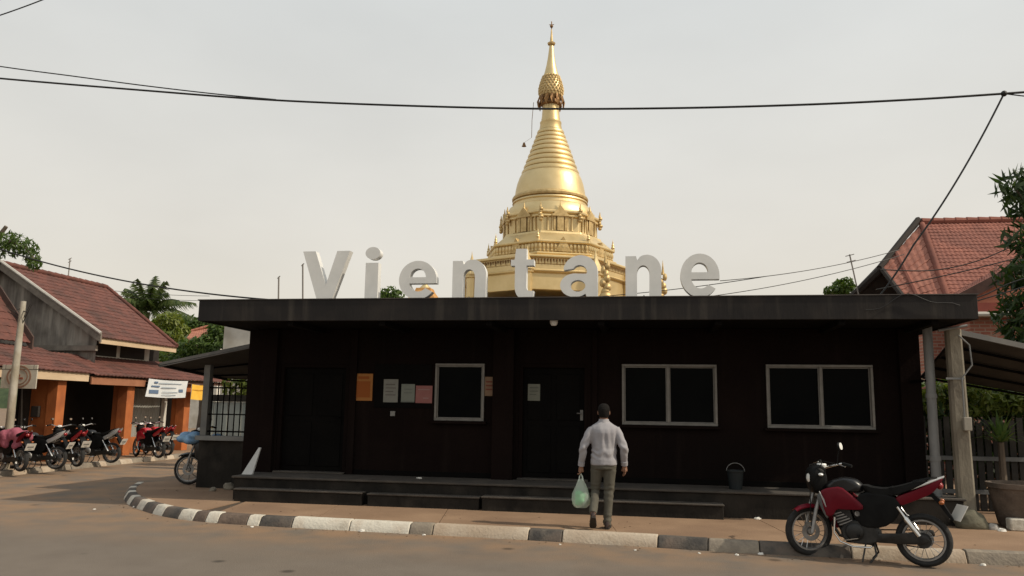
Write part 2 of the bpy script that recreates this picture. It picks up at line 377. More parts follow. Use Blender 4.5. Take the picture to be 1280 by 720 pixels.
# porch platform and steps
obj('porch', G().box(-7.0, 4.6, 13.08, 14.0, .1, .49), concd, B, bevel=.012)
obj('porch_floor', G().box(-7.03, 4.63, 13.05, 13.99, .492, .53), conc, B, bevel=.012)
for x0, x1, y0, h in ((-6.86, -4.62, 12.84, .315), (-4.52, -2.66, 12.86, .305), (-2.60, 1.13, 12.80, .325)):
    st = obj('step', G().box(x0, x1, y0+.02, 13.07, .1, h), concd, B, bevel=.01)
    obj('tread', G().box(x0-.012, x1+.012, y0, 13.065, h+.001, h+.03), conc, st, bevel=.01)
# windows
def window(x0, x1, z0, z1, mull):
    f_ = .042
    wn = obj('window', G().box(x0, x1, 13.955, 14.06, z1-f_, z1).box(x0, x1, 13.955, 14.06, z0, z0+f_).box(x0, x0+f_, 13.955, 14.06, z0+f_, z1-f_).box(x1-f_, x1, 13.955, 14.06, z0+f_, z1-f_), alu, B, bevel=.006)
    xs = [x0+f_, *mull, x1-f_]
    for i, (a, b) in enumerate(zip(xs, xs[1:])):
        aa = a + (.022 if i else 0); bb = b - (.022 if i < len(xs)-2 else 0)
        obj('pane', G().box(aa, bb, 14.03, 14.036, z0+f_, z1-f_), glass, wn, smooth=0)
        sf = .018; yy = 13.985+.02*(i % 2)
        obj('sash', G().box(aa, bb, yy, yy+.03, z1-f_-sf, z1-f_-.001).box(aa, bb, yy, yy+.03, z0+f_+.001, z0+f_+sf).box(aa+.001, aa+sf, yy, yy+.03, z0+f_+sf, z1-f_-sf).box(bb-sf, bb-.001, yy, yy+.03, z0+f_+sf, z1-f_-sf), alu, wn)
    for a in mull: obj('mullion', G().box(a-.022, a+.022, 13.96, 14.05, z0+f_, z1-f_), alu, wn, bevel=.004)
    obj('sill', G().box(x0-.05, x1+.05, 13.90, 14.0, z0-.05, z0-.002), wallm, wn, bevel=.006)
    g = G(); n = int((x1-x0)/.06); v = []
    for i in range(n+1):
        x = x0+(x1-x0)*i/n; yy = 14.12+.018*(i % 2)+.006*math.sin(i*1.7); v += [(x, yy, z0), (x, yy, z1)]
    g.add(v, [(2*i, 2*i+2, 2*i+3, 2*i+1) for i in range(n)])
    obj('curtain', g, curt, wn)
window(-3.73, -2.83, 1.51, 2.52, [])
window(-.42, 1.17, 1.50, 2.53, [.36])
window(1.97, 3.66, 1.49, 2.54, [2.84])
# doors
for x0, x1, z1 in ((-6.70, -5.36, 2.50), (-2.22, -1.0, 2.53)):
    dr = obj('door', G().box(x0+.07, x1-.07, 14.10, 14.15, .54, z1-.07), blackm, B, bevel=.004)
    obj('door_frame', G().box(x0, x0+.069, 14.02, 14.19, .53, z1).box(x1-.069, x1, 14.02, 14.19, .53, z1).box(x0+.069, x1-.069, 14.02, 14.19, z1-.069, z1), wallm, dr, bevel=.004)
    mid = (x0+x1)/2
    for a, b in ((x0+.15, mid-.05), (mid+.05, x1-.15)):
        for c, d in ((.65, 1.45), (1.55, z1-.18)):
            obj('door_panel', G().box(a, b, 14.085, 14.099, c, d), blackm, dr, bevel=.01)
    obj('threshold', G().box(x0, x1, 13.9, 14.19, .531, .56), conc, dr, bevel=.006)
    h = onY(727, 519, 14.08) if x0 > -4 else Vector((x1-.17, 14.08, 1.5))
    g = G().box(h.x-.025, h.x+.025, 14.078, 14.088, h.z-.09, h.z+.09).tube([(h.x, 14.08, h.z+.03), (h.x, 14.03, h.z+.03), (h.x-.08, 14.03, h.z+.03)], .011, 8)
    obj('door_handle', g, M('steel', (.16, .155, .15), rough=.45, metal=.6) if x0 > -4 else blackm, dr)
# black notice board, switch
obj('notice_board', G().box(-4.86, -3.80, 13.985, 13.999, 1.72, 2.50), blackm, B, bevel=.004)
sw = onY(491, 517, 13.99); obj('switch', G().box(sw.x-.045, sw.x+.045, 13.97, 13.999, sw.z-.045, sw.z+.045), M('switch_white', (.2, .2, .19), rough=.5), B, bevel=.008)
# downpipe at the right corner
pb = onY(1174, 630, 13.35); pt = onY(1158, 418, 13.35)
px_ = 4.33
g = G().tube([(px_, 13.35, .13), (px_, 13.35, 3.13)], .07, 16)
dp = obj('downpipe', g, galv, B)
for z in (1.05, 2.0): obj('pipe_collar', G().tube([(px_, 13.35, z), (px_, 13.35, z+.07)], .082, 16), galv, dp)
obj('bracket', G().box(4.2, 4.4, 13.33, 13.37, 2.25, 2.28).box(4.20, 4.23, 13.36, 13.99, 2.24, 2.29), blackm, dp)

# ---- lean-to awnings and the barred side bay
awn = M('awning_sheet', (.045, .041, .037), (.075, .068, .06), 2, .8, bump=.2, bscale=15, spec=.2)
def awning(q, name_rib, ribs, parent=B):
    a, b, c, d = [Vector(p) for p in q]        # a,b along the wall (front, back), d,c along the outer edge (front, back)
    n = (b-a).cross(d-a).normalized(); n = n if n.z > 0 else -n
    gg = G(); m = 22; vs = []
    for i in range(m+1):
        t = i/m; off = n*(.012*(i % 2))
        vs += [a.lerp(b, t)+off, d.lerp(c, t)+off]
    gg.add(vs, [(2*i, 2*i+2, 2*i+3, 2*i+1) for i in range(m)])
    gg.add([v+n*.006 for v in vs], [(2*i, 2*i+1, 2*i+3, 2*i+2) for i in range(m)])
    o = obj('awning', gg, awn, parent, smooth=20)
    for i in range(ribs):
        t = (i+.02)/(ribs-.96); p0 = a.lerp(b, t)-n*.035; p1 = d.lerp(c, t)-n*.035
        obj(name_rib, G().tube([p0, p1], .022, 6), blackm, o)
    for p, q_ in ((a, b), (d, c)): obj('edge_trim', G().tube([p-n*.02, q_-n*.02], .03, 6), fasc, o)
    obj('edge_trim', G().slab([a-n*.06, d-n*.06, d+n*.03, a+n*.03], .03), M('awning_edge', (.07, .065, .06), (.11, .10, .09), 3, .7), o)
af = onX(322, 420, -7.03); ao = onX(201, 460, -10.2)
awning([(-7.06, 14.3, 2.95), (-7.06, 17.5, 2.22), (-9.6, 17.3, 2.32), (-9.5, 14.5, 2.50)], 'awning_rib', 4)
awning([(4.77, 13.3, 3.02), (4.77, 15.1, 2.42), (7.3, 15.1, 1.98), (7.3, 13.3, 2.42)], 'awning_rib', 5)
sb = onY(250, 548, 15.5); st_ = onY(250, 480, 15.5)
BY = 14.7
xl = onY(249, 548, BY).x; zs = onY(280, 547, BY).z; zt = onY(280, 478, BY).z
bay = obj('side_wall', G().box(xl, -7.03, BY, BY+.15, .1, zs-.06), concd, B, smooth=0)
obj('sill', G().box(xl-.05, -7.03, BY-.08, BY+.2, zs-.058, zs+.03), M('sill_grey', (.16, .16, .155), (.22, .215, .2), 3, .8), bay, bevel=.006)
sg = M('post_grey', (.12, .12, .115), (.17, .165, .15), 3, .8)
obj('post', G().box(xl, xl+.13, BY, BY+.13, zs+.032, 2.50), sg, B, bevel=.005)
obj('post', G().box(-7.42, -7.35, BY, BY+.07, zs+.032, 2.72), blackm, B, bevel=.005)
gr = obj('grille', G().box(xl+.131, -7.421, BY+.03, BY+.06, zs+.10, zs+.13).box(xl+.131, -7.421, BY+.03, BY+.06, zt-.12, zt-.09).box(xl+.131, -7.421, BY+.03, BY+.06, (zs+zt)/2-.1, (zs+zt)/2-.075), blackm, B)
nb = 9
for i in range(nb):
    x = xl+.13+(-7.421-xl-.13)*(i+.5)/nb
    obj('bar', G().tube([(x, BY+.045, zs+.032), (x, BY+.045, zt)], .014, 6), blackm, gr)
obj('corner_post', G().box(-7.3, -7.04, 13.9, 14.2, .13, 3.12), wallm, B)

# ---- posters and notices on the wall
def notice(name, label, a, b, c1, c2, marks, Y=13.984, mk=(.12, .1, .08)):
    p = onY(*a, Y); q = onY(*b, Y); o = thing(name, label, 'notice', ((p.x+q.x)/2, Y, q.z), 0, 'notices on the dark wall')
    g = G(); n = 6; vs = []
    for j in range(n+1):
        for i in range(5):
            u, v_ = i/4, j/n; bulge = .006*math.sin(math.pi*v_)*math.sin(math.pi*u)+.004*(1-v_)*random.random()
            vs.append((p.x+(q.x-p.x)*u, Y-.003-bulge, q.z+(p.z-q.z)*v_))
    fs = [(j*5+i, j*5+i+1, j*5+i+6, j*5+i+5) for j in range(n) for i in range(4)]
    g.add(vs, fs); k = len(vs); g.add([(x, Y+.0005, z) for x, y, z in vs], [tuple(reversed(t)) for t in fs])
    obj('sheet', g, M('paper_'+name+str(len(MATS)), c1, c2, 9, .85), o)
    for (u0, u1, v0, v1) in marks:
        W_, H_ = q.x-p.x, p.z-q.z
        obj('print_line', G().box(p.x+W_*u0, p.x+W_*u1, Y-.0125, Y-.0115, q.z+H_*v0, q.z+H_*v1), M('ink%.2f%.2f' % mk[:2], mk, rough=.9), o, smooth=0)
    return o
notice('orange_poster', 'orange poster with darker panel on dark wall next to the white notice', (444, 467), (465, 501), (0.310, 0.125, 0.030), (0.350, 0.155, 0.045), [(.12, .88, .12, .72), (.2, .8, .8, .9)], mk=(0.260, 0.075, 0.015))
notice('white_notice', 'tall white paper notice on black board next to the orange poster', (480, 474), (497, 503), (0.180, 0.185, 0.165), (0.220, 0.220, 0.200), [(.15, .8, .75, .8), (.15, .85, .6, .64), (.15, .7, .45, .49), (.15, .85, .3, .34)], Y=13.982, mk=(0.120, 0.110, 0.100))
notice('green_notice', 'pale greenish paper notice between white sheet and pink sheet', (502, 480), (518, 503), (0.165, 0.185, 0.160), (0.195, 0.210, 0.185), [(.2, .8, .7, .74), (.2, .8, .5, .54), (.0, 1, .0, .05)], Y=13.982, mk=(0.130, 0.140, 0.125))
notice('pink_notice', 'pink paper notice on black board beside the small window', (520, 482), (540, 504), (0.250, 0.100, 0.095), (0.280, 0.125, 0.115), [(.45, .8, .26, .31), (.15, .85, .75, .8)], Y=13.982, mk=(0.300, 0.200, 0.190))
notice('tan_notice', 'narrow tan notice with red lines right beside the small window', (606, 471), (617, 495), (0.210, 0.135, 0.085), (0.250, 0.170, 0.110), [(.15, .85, .7, .78), (.15, .85, .5, .58), (.15, .85, .3, .38)], mk=(0.175, 0.050, 0.035))
notice('door_notice', 'pale paper notice taped on the black central door', (660, 480), (675, 501), (0.150, 0.160, 0.130), (0.185, 0.190, 0.160), [(.15, .85, .75, .8), (.15, .85, .55, .6), (.15, .7, .35, .4)], Y=14.082, mk=(0.100, 0.105, 0.090))

# ---- roof letters
letm = M('letter_white', (.66, .655, .63), (.74, .73, .70), 3, .38, spec=.5, metal=.15)
sign = thing('roof_letters', 'large white three-dimensional letters standing along the roof edge', 'sign', (-2.3, 12.75, 3.5))
def arc(cx, cy, rx, ry, a0, a1, n=20): return [(cx+rx*math.cos(rad(a0+(a1-a0)*i/n)), cy+ry*math.sin(rad(a0+(a1-a0)*i/n))) for i in range(n+1)]
GL = {
 'V': [[(0, 1), (.27, 1), (.52, .30), (.73, 1), (1, 1), (.655, 0), (.345, 0)]],
 'i': [[(.03, 0), (.03, .70), (.92, .70), (.92, 0)], arc(.5, .885, .52, .118, 0, 345, 23)],
 'n': [[(0, 0), (0, .98), (.30, .98), (.33, .88)] + arc(.60, .63, .40, .38, 118, 0, 16) + [(1, 0), (.66, 0)] + arc(.495, .56, .175, .20, 0, 180, 16) + [(.32, 0)]],
 'e': [[(1, .41)] + arc(.5, .5, .5, .5, 0, 322, 44) + arc(.52, .47, .25, .27, 318, 196, 14) + [(.28, .41)], arc(.5, .57, .215, .225, 0, 180, 16)],
 'a': [[(1, 0), (1, .60)] + arc(.54, .62, .46, .38, 0, 168, 20) + [(.10, .655)] + arc(.52, .60, .20, .17, 150, 0, 12)
       + [(.70, .565)] + arc(.40, .30, .40, .275, 78, 300, 24) + [(.68, .10), (.72, 0)], arc(.475, .285, .20, .135, 0, 345, 20)],
 't': [[(.16, .78), (0, .78), (0, .66), (.18, .66), (.18, .24)] + arc(.50, .24, .32, .24, 180, 262, 10) + [(.96, 0), (1, .15), (.80, .155)] + arc(.80, .235, .12, .08, 260, 180, 6)
       + [(.68, .66), (1, .66), (1, .78), (.68, .78), (.68, 1), (.22, 1)]],
}
def glyph(ch, x0, x1, z0, z1, lbl):
    cu = bpy.data.curves.new('t', 'CURVE'); cu.dimensions = '2D'; cu.fill_mode = 'BOTH'; cu.extrude = .075
    for poly in GL[ch]:
        sp_ = cu.splines.new('POLY'); sp_.points.add(len(poly)-1); sp_.use_cyclic_u = True
        for k, (x, y) in enumerate(poly): sp_.points[k].co = (x0+x*(x1-x0), z0+y*(z1-z0), 0, 1)
    o = bpy.data.objects.new('t', cu); TS = bpy.data.scenes.new('tmp'); TS.collection.objects.link(o); TS.view_layers[0].update(); dg = TS.view_layers[0].depsgraph
    me = bpy.data.meshes.new_from_object(o.evaluated_get(dg)); bpy.data.objects.remove(o); bpy.data.curves.remove(cu); bpy.data.scenes.remove(TS)
    for v in me.vertices:
        x, y, z = v.co; v.co = (x, 12.72-z, y)
    me.materials.clear(); bm = bmesh.new(); bm.from_mesh(me); bmesh.ops.remove_doubles(bm, verts=bm.verts, dist=.0005); bmesh.ops.recalc_face_normals(bm, faces=bm.faces); bm.to_mesh(me); bm.free()
    me.shade_smooth(); me.set_sharp_from_angle(angle=rad(28))
    p = obj('letter', me, letm, sign); p['label'] = lbl; return p
LET = [('V', 376, 435, 314, 'letter V'), ('i', 455, 473, 309, 'letter i'), ('e', 498, 545, 326, 'first letter e'), ('n', 565, 607, 325, 'first letter n'), ('t', 638, 667, 311, 'letter t'), ('a', 700, 747, 319, 'letter a'), ('n', 782, 827, 319, 'second letter n'), ('e', 851, 900, 317, 'second letter e')]
for ch, a, b, tp, lb in LET:
    glyph(ch, onY(a, 372, 12.65).x, onY(b, 372, 12.65).x, 3.501, onY((a+b)/2, tp, 12.65).z, lb)
for x in (-5.4, -4.55, -3.75, -2.88, -2.0, -1.08, -.03, .83):
    obj('letter_strut', G().tube([(x, 12.78, 3.55), (x, 13.1, 3.47)], .012, 6), M('strut_grey', (.3, .3, .29), rough=.5, metal=.5), sign)

# ================================================================== GOLDEN STUPA
gold = M('gold_leaf', (.60, .455, .225), (.70, .545, .295), .8, .45, metal=.78, bump=.12, bscale=9, detail=4)
goldd = M('gold_relief', (.42, .295, .13), (.64, .48, .24), 3.0, .55, metal=.7, bump=.6, bscale=5)
rust = M('gold_dark', (.16, .085, .035), (.34, .19, .07), 3, .6, metal=.5)
SY = 40.0
ctr = onY(688, 200, SY); SXc = ctr.x
SP = thing('golden_stupa', 'tall golden Buddhist stupa with ringed spire rising behind the dark building', 'stupa', (SXc, SY, 0))
def dpt(): return (Vector((SXc, SY, 10))-CAM).dot(fw)
K = dpt()/F*1.0
def zz(y): return onY(688, y, SY).z
OPH = math.atan2(-SY, -SXc) - rad(10)
def oct(hw_prof, name, m=gold, parent=SP): # octagonal tier: list of (half width px, pixel y)
    return obj(name, G().lathe([(hw*K/.985, zz(y)) for hw, y in hw_prof], 8, (SXc, SY, 0), phase=OPH), m, parent, smooth=0, bevel=.03)
def rnd(hw_prof, name, m=gold, parent=SP, n=64):
    return obj(name, G().lathe([(max(.002, hw*K), zz(y)) for hw, y in hw_prof], n, (SXc, SY, 0)), m, parent, smooth=35)
base_z = zz(372)
def octz(prof, name, m=gold): return obj(name, G().lathe([(hw*K/.985, z) for hw, z in prof], 8, (SXc, SY, 0), phase=OPH), m, SP, smooth=0, bevel=.03)
octz([(130, 0), (130, 1.2), (126, 1.3), (126, 3.2), (129, 3.4), (129, 3.9), (114, 4.0), (114, base_z-2.2), (108, base_z-2.1), (106, base_z-.8), (104, base_z-.6)], 'base')
TX = SXc-.28
def octT(hp, name): return obj(name, G().lathe([(hw*K/.985, zz(y)) for hw, y in hp], 8, (TX, SY, 0), phase=OPH), gold, SP, smooth=0, bevel=.03)
octT([(99, 376), (99, 357), (102, 356), (103, 354), (100, 353.4), (100, 347)], 'terrace')
fz = octT([(100.4, 347), (100.4, 340), (103, 339.4), (103, 336.5), (95, 336), (82, 335)], 'frieze')
oct([(80, 336.5), (80, 333), (82, 332), (82, 330), (77, 329)], 'tier')
oct([(77, 329.2), (77, 318.5)], 'relief_band', goldd)
oct([(77.5, 319), (80, 318), (80, 315.5), (76, 314.5), (64, 304), (63, 301.5), (61.5, 300.8)], 'sloped_tier')
oct([(58.5, 301.2), (58.5, 284)], 'drum')
oct([(59, 284.4), (61, 283.6), (61, 281.5), (59.5, 280.6), (62, 279), (62, 276), (57, 275.2), (55, 274.6)], 'cornice')
rnd([(55.5, 276), (55, 270), (52.5, 267), (51.5, 264), (49.5, 262.5), (46.5, 261.5), (46, 258), (47.5, 256.6), (46.8, 254.8), (44.8, 254)], 'bell_foot')
rnd([(45.2, 254.2), (47.6, 253), (48, 250.8), (46.8, 248.6), (44.6, 247.6)], 'bell_ring', goldd)
rnd([(44.6, 248), (43.6, 240), (41.8, 232), (39.4, 225), (37.2, 220.6), (36.2, 219.6)], 'bell')
ys = [219.5, 212.5, 205.6, 199, 192.4, 186, 180, 174.3, 168.6, 163]
for i, (a, b) in enumerate(zip(ys, ys[1:])):
    w0 = 36.4-(219.5-a)*.375; w1 = 36.4-(219.5-b)*.375
    rnd([(w0-1.4, a+.6), (w0-.2, a-.2), (w0+.1, a-2.2), (w0-.8, a-4), (w1+.2, b+1.0), (w1-1.4, b+.6), (w1-1.6, b-.2)], 'ring')
rnd([(14.6, 163.4), (13.4, 156), (13.8, 155), (13.8, 153.6), (12.4, 152.6), (11.4, 146), (10.8, 138), (10.6, 131)], 'neck')
rnd([(11, 133), (13.5, 131.5), (12, 129.5), (11.5, 126), (13.6, 124.5), (12.5, 122.6)], 'crown_ring', rust)
# crown of hanging leaf plates under the bud
for k in range(14):
    a = 2*math.pi*k/14; r = 14.5*K; c = Vector((SXc+r*math.cos(a), SY+r*math.sin(a), 0)); o_ = Vector((math.cos(a), math.sin(a), 0)); t_ = Vector((-math.sin(a), math.cos(a), 0))
    z1, z0 = zz(121.5), zz(136-2*(k % 2))
    g = G().prism([c+t_*.06+Vector((0, 0, z1)), c-t_*.06+Vector((0, 0, z1)), c+o_*.10-t_*.11+Vector((0, 0, (z0+z1)/2)), c+o_*.06+Vector((0, 0, z0)), c+o_*.10+t_*.11+Vector((0, 0, (z0+z1)/2))],
                [q+o_*.04 for q in [c+t_*.06+Vector((0, 0, z1)), c-t_*.06+Vector((0, 0, z1)), c+o_*.10-t_*.11+Vector((0, 0, (z0+z1)/2)), c+o_*.06+Vector((0, 0, z0)), c+o_*.10+t_*.11+Vector((0, 0, (z0+z1)/2))]])
    obj('crown_leaf', g, rust, SP, smooth=0)
bud = [(12.5, 122.8), (14.6, 119), (15.2, 115), (14.8, 110.5), (13.2, 104.5), (10.6, 97.5), (8.2, 90), (6.2, 82), (4.4, 72), (3.4, 64), (2.8, 59), (2.2, 56)]
bd = rnd(bud, 'bud', gold)
def hwy(y):
    for (a, ya), (b, yb) in zip(bud, bud[1:]):
        if yb <= y <= ya: return a+(b-a)*(ya-y)/(ya-yb)
    return 12
g = G()
for j, y in enumerate([120.4, 117.4, 114.2, 111, 107.6, 104, 100.6, 97.4]):
    n = 20; r = hwy(y)*K
    for k in range(n):
        a = 2*math.pi*(k+.5*(j % 2))/n; o_ = Vector((math.cos(a), math.sin(a), 0)); c = Vector((SXc, SY, zz(y)))+o_*r
        g.ball(c, (.075, .075, .085), 6, 4)
obj('scale_relief', g, goldd, bd, kind='stuff')
rnd([(2.4, 57), (4.6, 56), (5.2, 54.2), (3.6, 53), (2, 52), (1.4, 46), (.9, 40), (.5, 36)], 'finial', goldd)
vt = Vector((SXc, SY, 0))
g = G().tube([vt+Vector((0, 0, zz(37))), vt+Vector((0, 0, zz(27)))], .025, 6).ball(vt+Vector((0, 0, zz(33))), .09, 8, 6)
g.tube([vt+Vector((-.13, 0, zz(31))), vt+Vector((.13, 0, zz(31)))], .02, 5)
obj('vane', g, rust, SP)
bl = onY(655, 183, SY); ct = onY(667, 128, SY)
obj('rope', G().tube([ct, onY(665, 150, SY), onY(664.5, 172, SY)], .015, 5), rust, SP)
obj('bell_pendant', G().lathe([(.0001, .22), (.05, .2), (.09, .05), (.13, 0), (.0001, 0)], 10, bl).tube([bl+Vector((0, 0, .2)), onY(664.5, 172, SY)], .006, 4), rust, SP)
# faces, corners
def fac(k, hw): a0 = OPH+2*math.pi*k/8; a1 = a0+math.pi/4; R = hw*K/.985; return (vt+Vector((R*math.cos(a0), R*math.sin(a0), 0)), vt+Vector((R*math.cos(a1), R*math.sin(a1), 0)))
def spire_at(p, z0, h, r, name, m=gold):
    g = G().lathe([(r, 0), (r, h*.12), (r*.7, h*.16), (r*.95, h*.26), (r*.55, h*.4), (r*.7, h*.46), (r*.3, h*.62), (r*.36, h*.68), (r*.12, h*.85), (.004, h)], 10, (p.x, p.y, z0))
    return obj(name, g, m, SP)
for k in range(8):
    p, q = fac(k, 59); n = ((p+q)/2-vt).normalized(); t = (q-p).normalized(); L_ = (q-p).length
    # niche with gabled pediment in the middle of the face
    c = (p+q)/2; zb, zt = zz(300.4), zz(283.5)
    g = G().box(-.16, .16, 0, .16, 0, zt-zb).box(-.34, -.22, 0, .12, 0, zt-zb).box(.22, .34, 0, .12, 0, zt-zb).box(-.42, .42, 0, .2, zt-zb, zt-zb+.1)
    h = zt-zb+.1; g.add([(-.36, .02, h), (.36, .02, h), (0, .02, h+.42), (-.36, .2, h), (.36, .2, h), (0, .2, h+.42)], [(0, 1, 2), (5, 4, 3), (0, 3, 4, 1), (1, 4, 5, 2), (2, 5, 3, 0)])
    g.lathe([(.06, h+.35), (.04, h+.48), (.01, h+.68)], 8, (0, .11, 0))
    R3 = Matrix((( t.x, n.x, 0), (t.y, n.y, 0), (0, 0, 1))); g.v = [R3 @ v + c + Vector((0, 0, zb)) - n*.02 for v in g.v]
    obj('niche', g, goldd, SP, smooth=30)
    for u in (.18, .30, .70, .82):
        b_ = p.lerp(q, u); obj('pilaster', G().lathe([(.07, 0), (.05, .06), (.045, zt-zb-.06), (.07, zt-zb)], 8, (b_.x+n.x*.03, b_.y+n.y*.03, zb)), gold, SP)
    # ornate corner antefix on the cornice
    e_ = p+(p-vt).normalized()*.12
    g = G()
    for i, (r_, h_) in enumerate(((.10, .0), (.13, .12), (.10, .26), (.08, .38), (.10, .5), (.05, .62))): g.ball((e_.x+.03*math.sin(i*2), e_.y, zz(288)+h_), (r_, r_, .1), 8, 6)
    g.lathe([(.05, .6), (.015, .85)], 8, (e_.x, e_.y, zz(288)))
    obj('corner_figure', g, goldd, SP)
    # relief band of the lower tier: little lobes
    p1, q1 = fac(k, 77); n1 = n; m_ = 13
    g = G()
    for i in range(m_):
        b_ = p1.lerp(q1, (i+.5)/m_); g.ball((b_.x, b_.y, zz(322.5)), (.085, .085, .17), 7, 5); g.ball((b_.x, b_.y, zz(327)), (.06, .06, .08), 7, 5)
    obj('relief', g, gold, SP, kind='stuff')
    c1 = (p1+q1)/2
    g = G().add([c1+t*-.4+n*.05+Vector((0, 0, zz(328))), c1+t*.4+n*.05+Vector((0, 0, zz(328))), c1+n*.1+Vector((0, 0, zz(311))), c1+t*-.4-n*.2+Vector((0, 0, zz(328))), c1+t*.4-n*.2+Vector((0, 0, zz(328))), c1-n*.2+Vector((0, 0, zz(311)))], [(0, 1, 2), (5, 4, 3), (0, 3, 4, 1), (1, 4, 5, 2), (2, 5, 3, 0)])
    obj('gable', g, goldd, SP, smooth=0)
    spire_at(p1+(p1-vt).normalized()*.02, zz(316), .6, .10, 'corner_spire')
    # frieze marks
    p2, q2 = [v+Vector((TX-SXc, 0, 0)) for v in fac(k, 100.6)]; t2 = (q2-p2).normalized()
    g = G(); m_ = 22
    for i in range(m_):
        b_ = p2.lerp(q2, (i+.5)/m_)+n*.03; z1 = zz(341)
        g.add([b_-t2*.05+Vector((0, 0, z1)), b_+t2*.05+Vector((0, 0, z1)), b_+Vector((0, 0, z1-.2-.08*(i % 2))), b_+n*.05+Vector((0, 0, z1-.03))], [(0, 1, 3), (1, 2, 3), (2, 0, 3)])
    obj('frieze_pendants', g, rust, SP, kind='stuff', smooth=0)
    # corner post with bud
    p3 = vt+(p2-vt)*1.01
    g = G().lathe([(.30, 0), (.30, .12), (.24, .16), (.24, 1.05), (.30, 1.1), (.30, 1.2), (.33, 1.25), (.3, 1.38), (.2, 1.62), (.1, 1.85), (.09, 1.95), (.03, 2.2), (.002, 2.4)], 8, (p3.x, p3.y, base_z-.5), phase=OPH)
    obj('corner_post', g, gold, SP, smooth=30)
# ornate guardian finials
gpv = [(onY(757, 372, SY-5.6), 1.35, 'golden flame-shaped ornament standing before the stupa terrace'), (onY(829, 374, SY-1), 1.6, 'slender golden ornament standing at the edge of the stupa terrace')]
for p, h, lb in gpv:
    g = G()
    for i in range(7):
        a = i/7; g.ball((p.x+.1*math.sin(i*2.3), p.y, base_z-.55+h*a), (.20*(1-a*.55), .18*(1-a*.5), .2), 8, 6)
    g.lathe([(.09, h*.9), (.05, h*1.05), (.005, h*1.35)], 8, (p.x, p.y, base_z-.5)).lathe([(.3, -base_z+.5), (.3, -.25), (.2, -.1)], 8, (p.x, p.y, base_z-.5))
    tag(center(obj('terrace_ornament', g, goldd)), lb, 'ornament')

# ================================================================== MOTORBIKES
rub = M('tyre_rubber', (.012, .012, .012), (.024, .023, .022), 12, .85, bump=.4, bscale=40)
blk = M('black_plastic', (.005, .005, .0055), (.009, .009, .009), 8, .55, spec=.1)
seatm = M('seat_vinyl', (.006, .006, .006), (.010, .010, .010), 10, .65, spec=.12, bump=.15, bscale=80)
chrome = M('chrome', (.62, .61, .59), rough=.22, metal=1)
alum = M('cast_aluminium', (.22, .215, .21), (.32, .31, .30), 10, .5, metal=.7)
engm = M('engine_metal', (.022, .022, .022), (.045, .044, .042), 8, .5, metal=.5)
mirm = M('mirror_glass', (.85, .85, .85), rough=.04, metal=1)
plm = M('plate_white', (.58, .56, .50), (.66, .63, .57), 6, .6)
lensr = M('red_lens', (.22, .01, .012), rough=.15, spec=.6)
lenso = M('orange_lens', (.32, .085, .015), rough=.2, spec=.6)
lensw = M('clear_lens', (.75, .75, .72), rough=.12, spec=.7)
PAINT = {'red': M('red_lacquer', (.105, .0035, .011), (.135, .005, .013), 3, .4, coat=0, spec=.18), 'silver': M('silver_lacquer', (.5, .5, .49), (.58, .58, .57), 3, .3, metal=.4, coat=.4),
         'black': M('black_lacquer', (.007, .007, .008), rough=.35, coat=.08), 'crimson': M('crimson_lacquer', (.42, .02, .03), rough=.3, coat=.5), 'white': M('white_lacquer', (.66, .65, .62), rough=.3, coat=.4)}
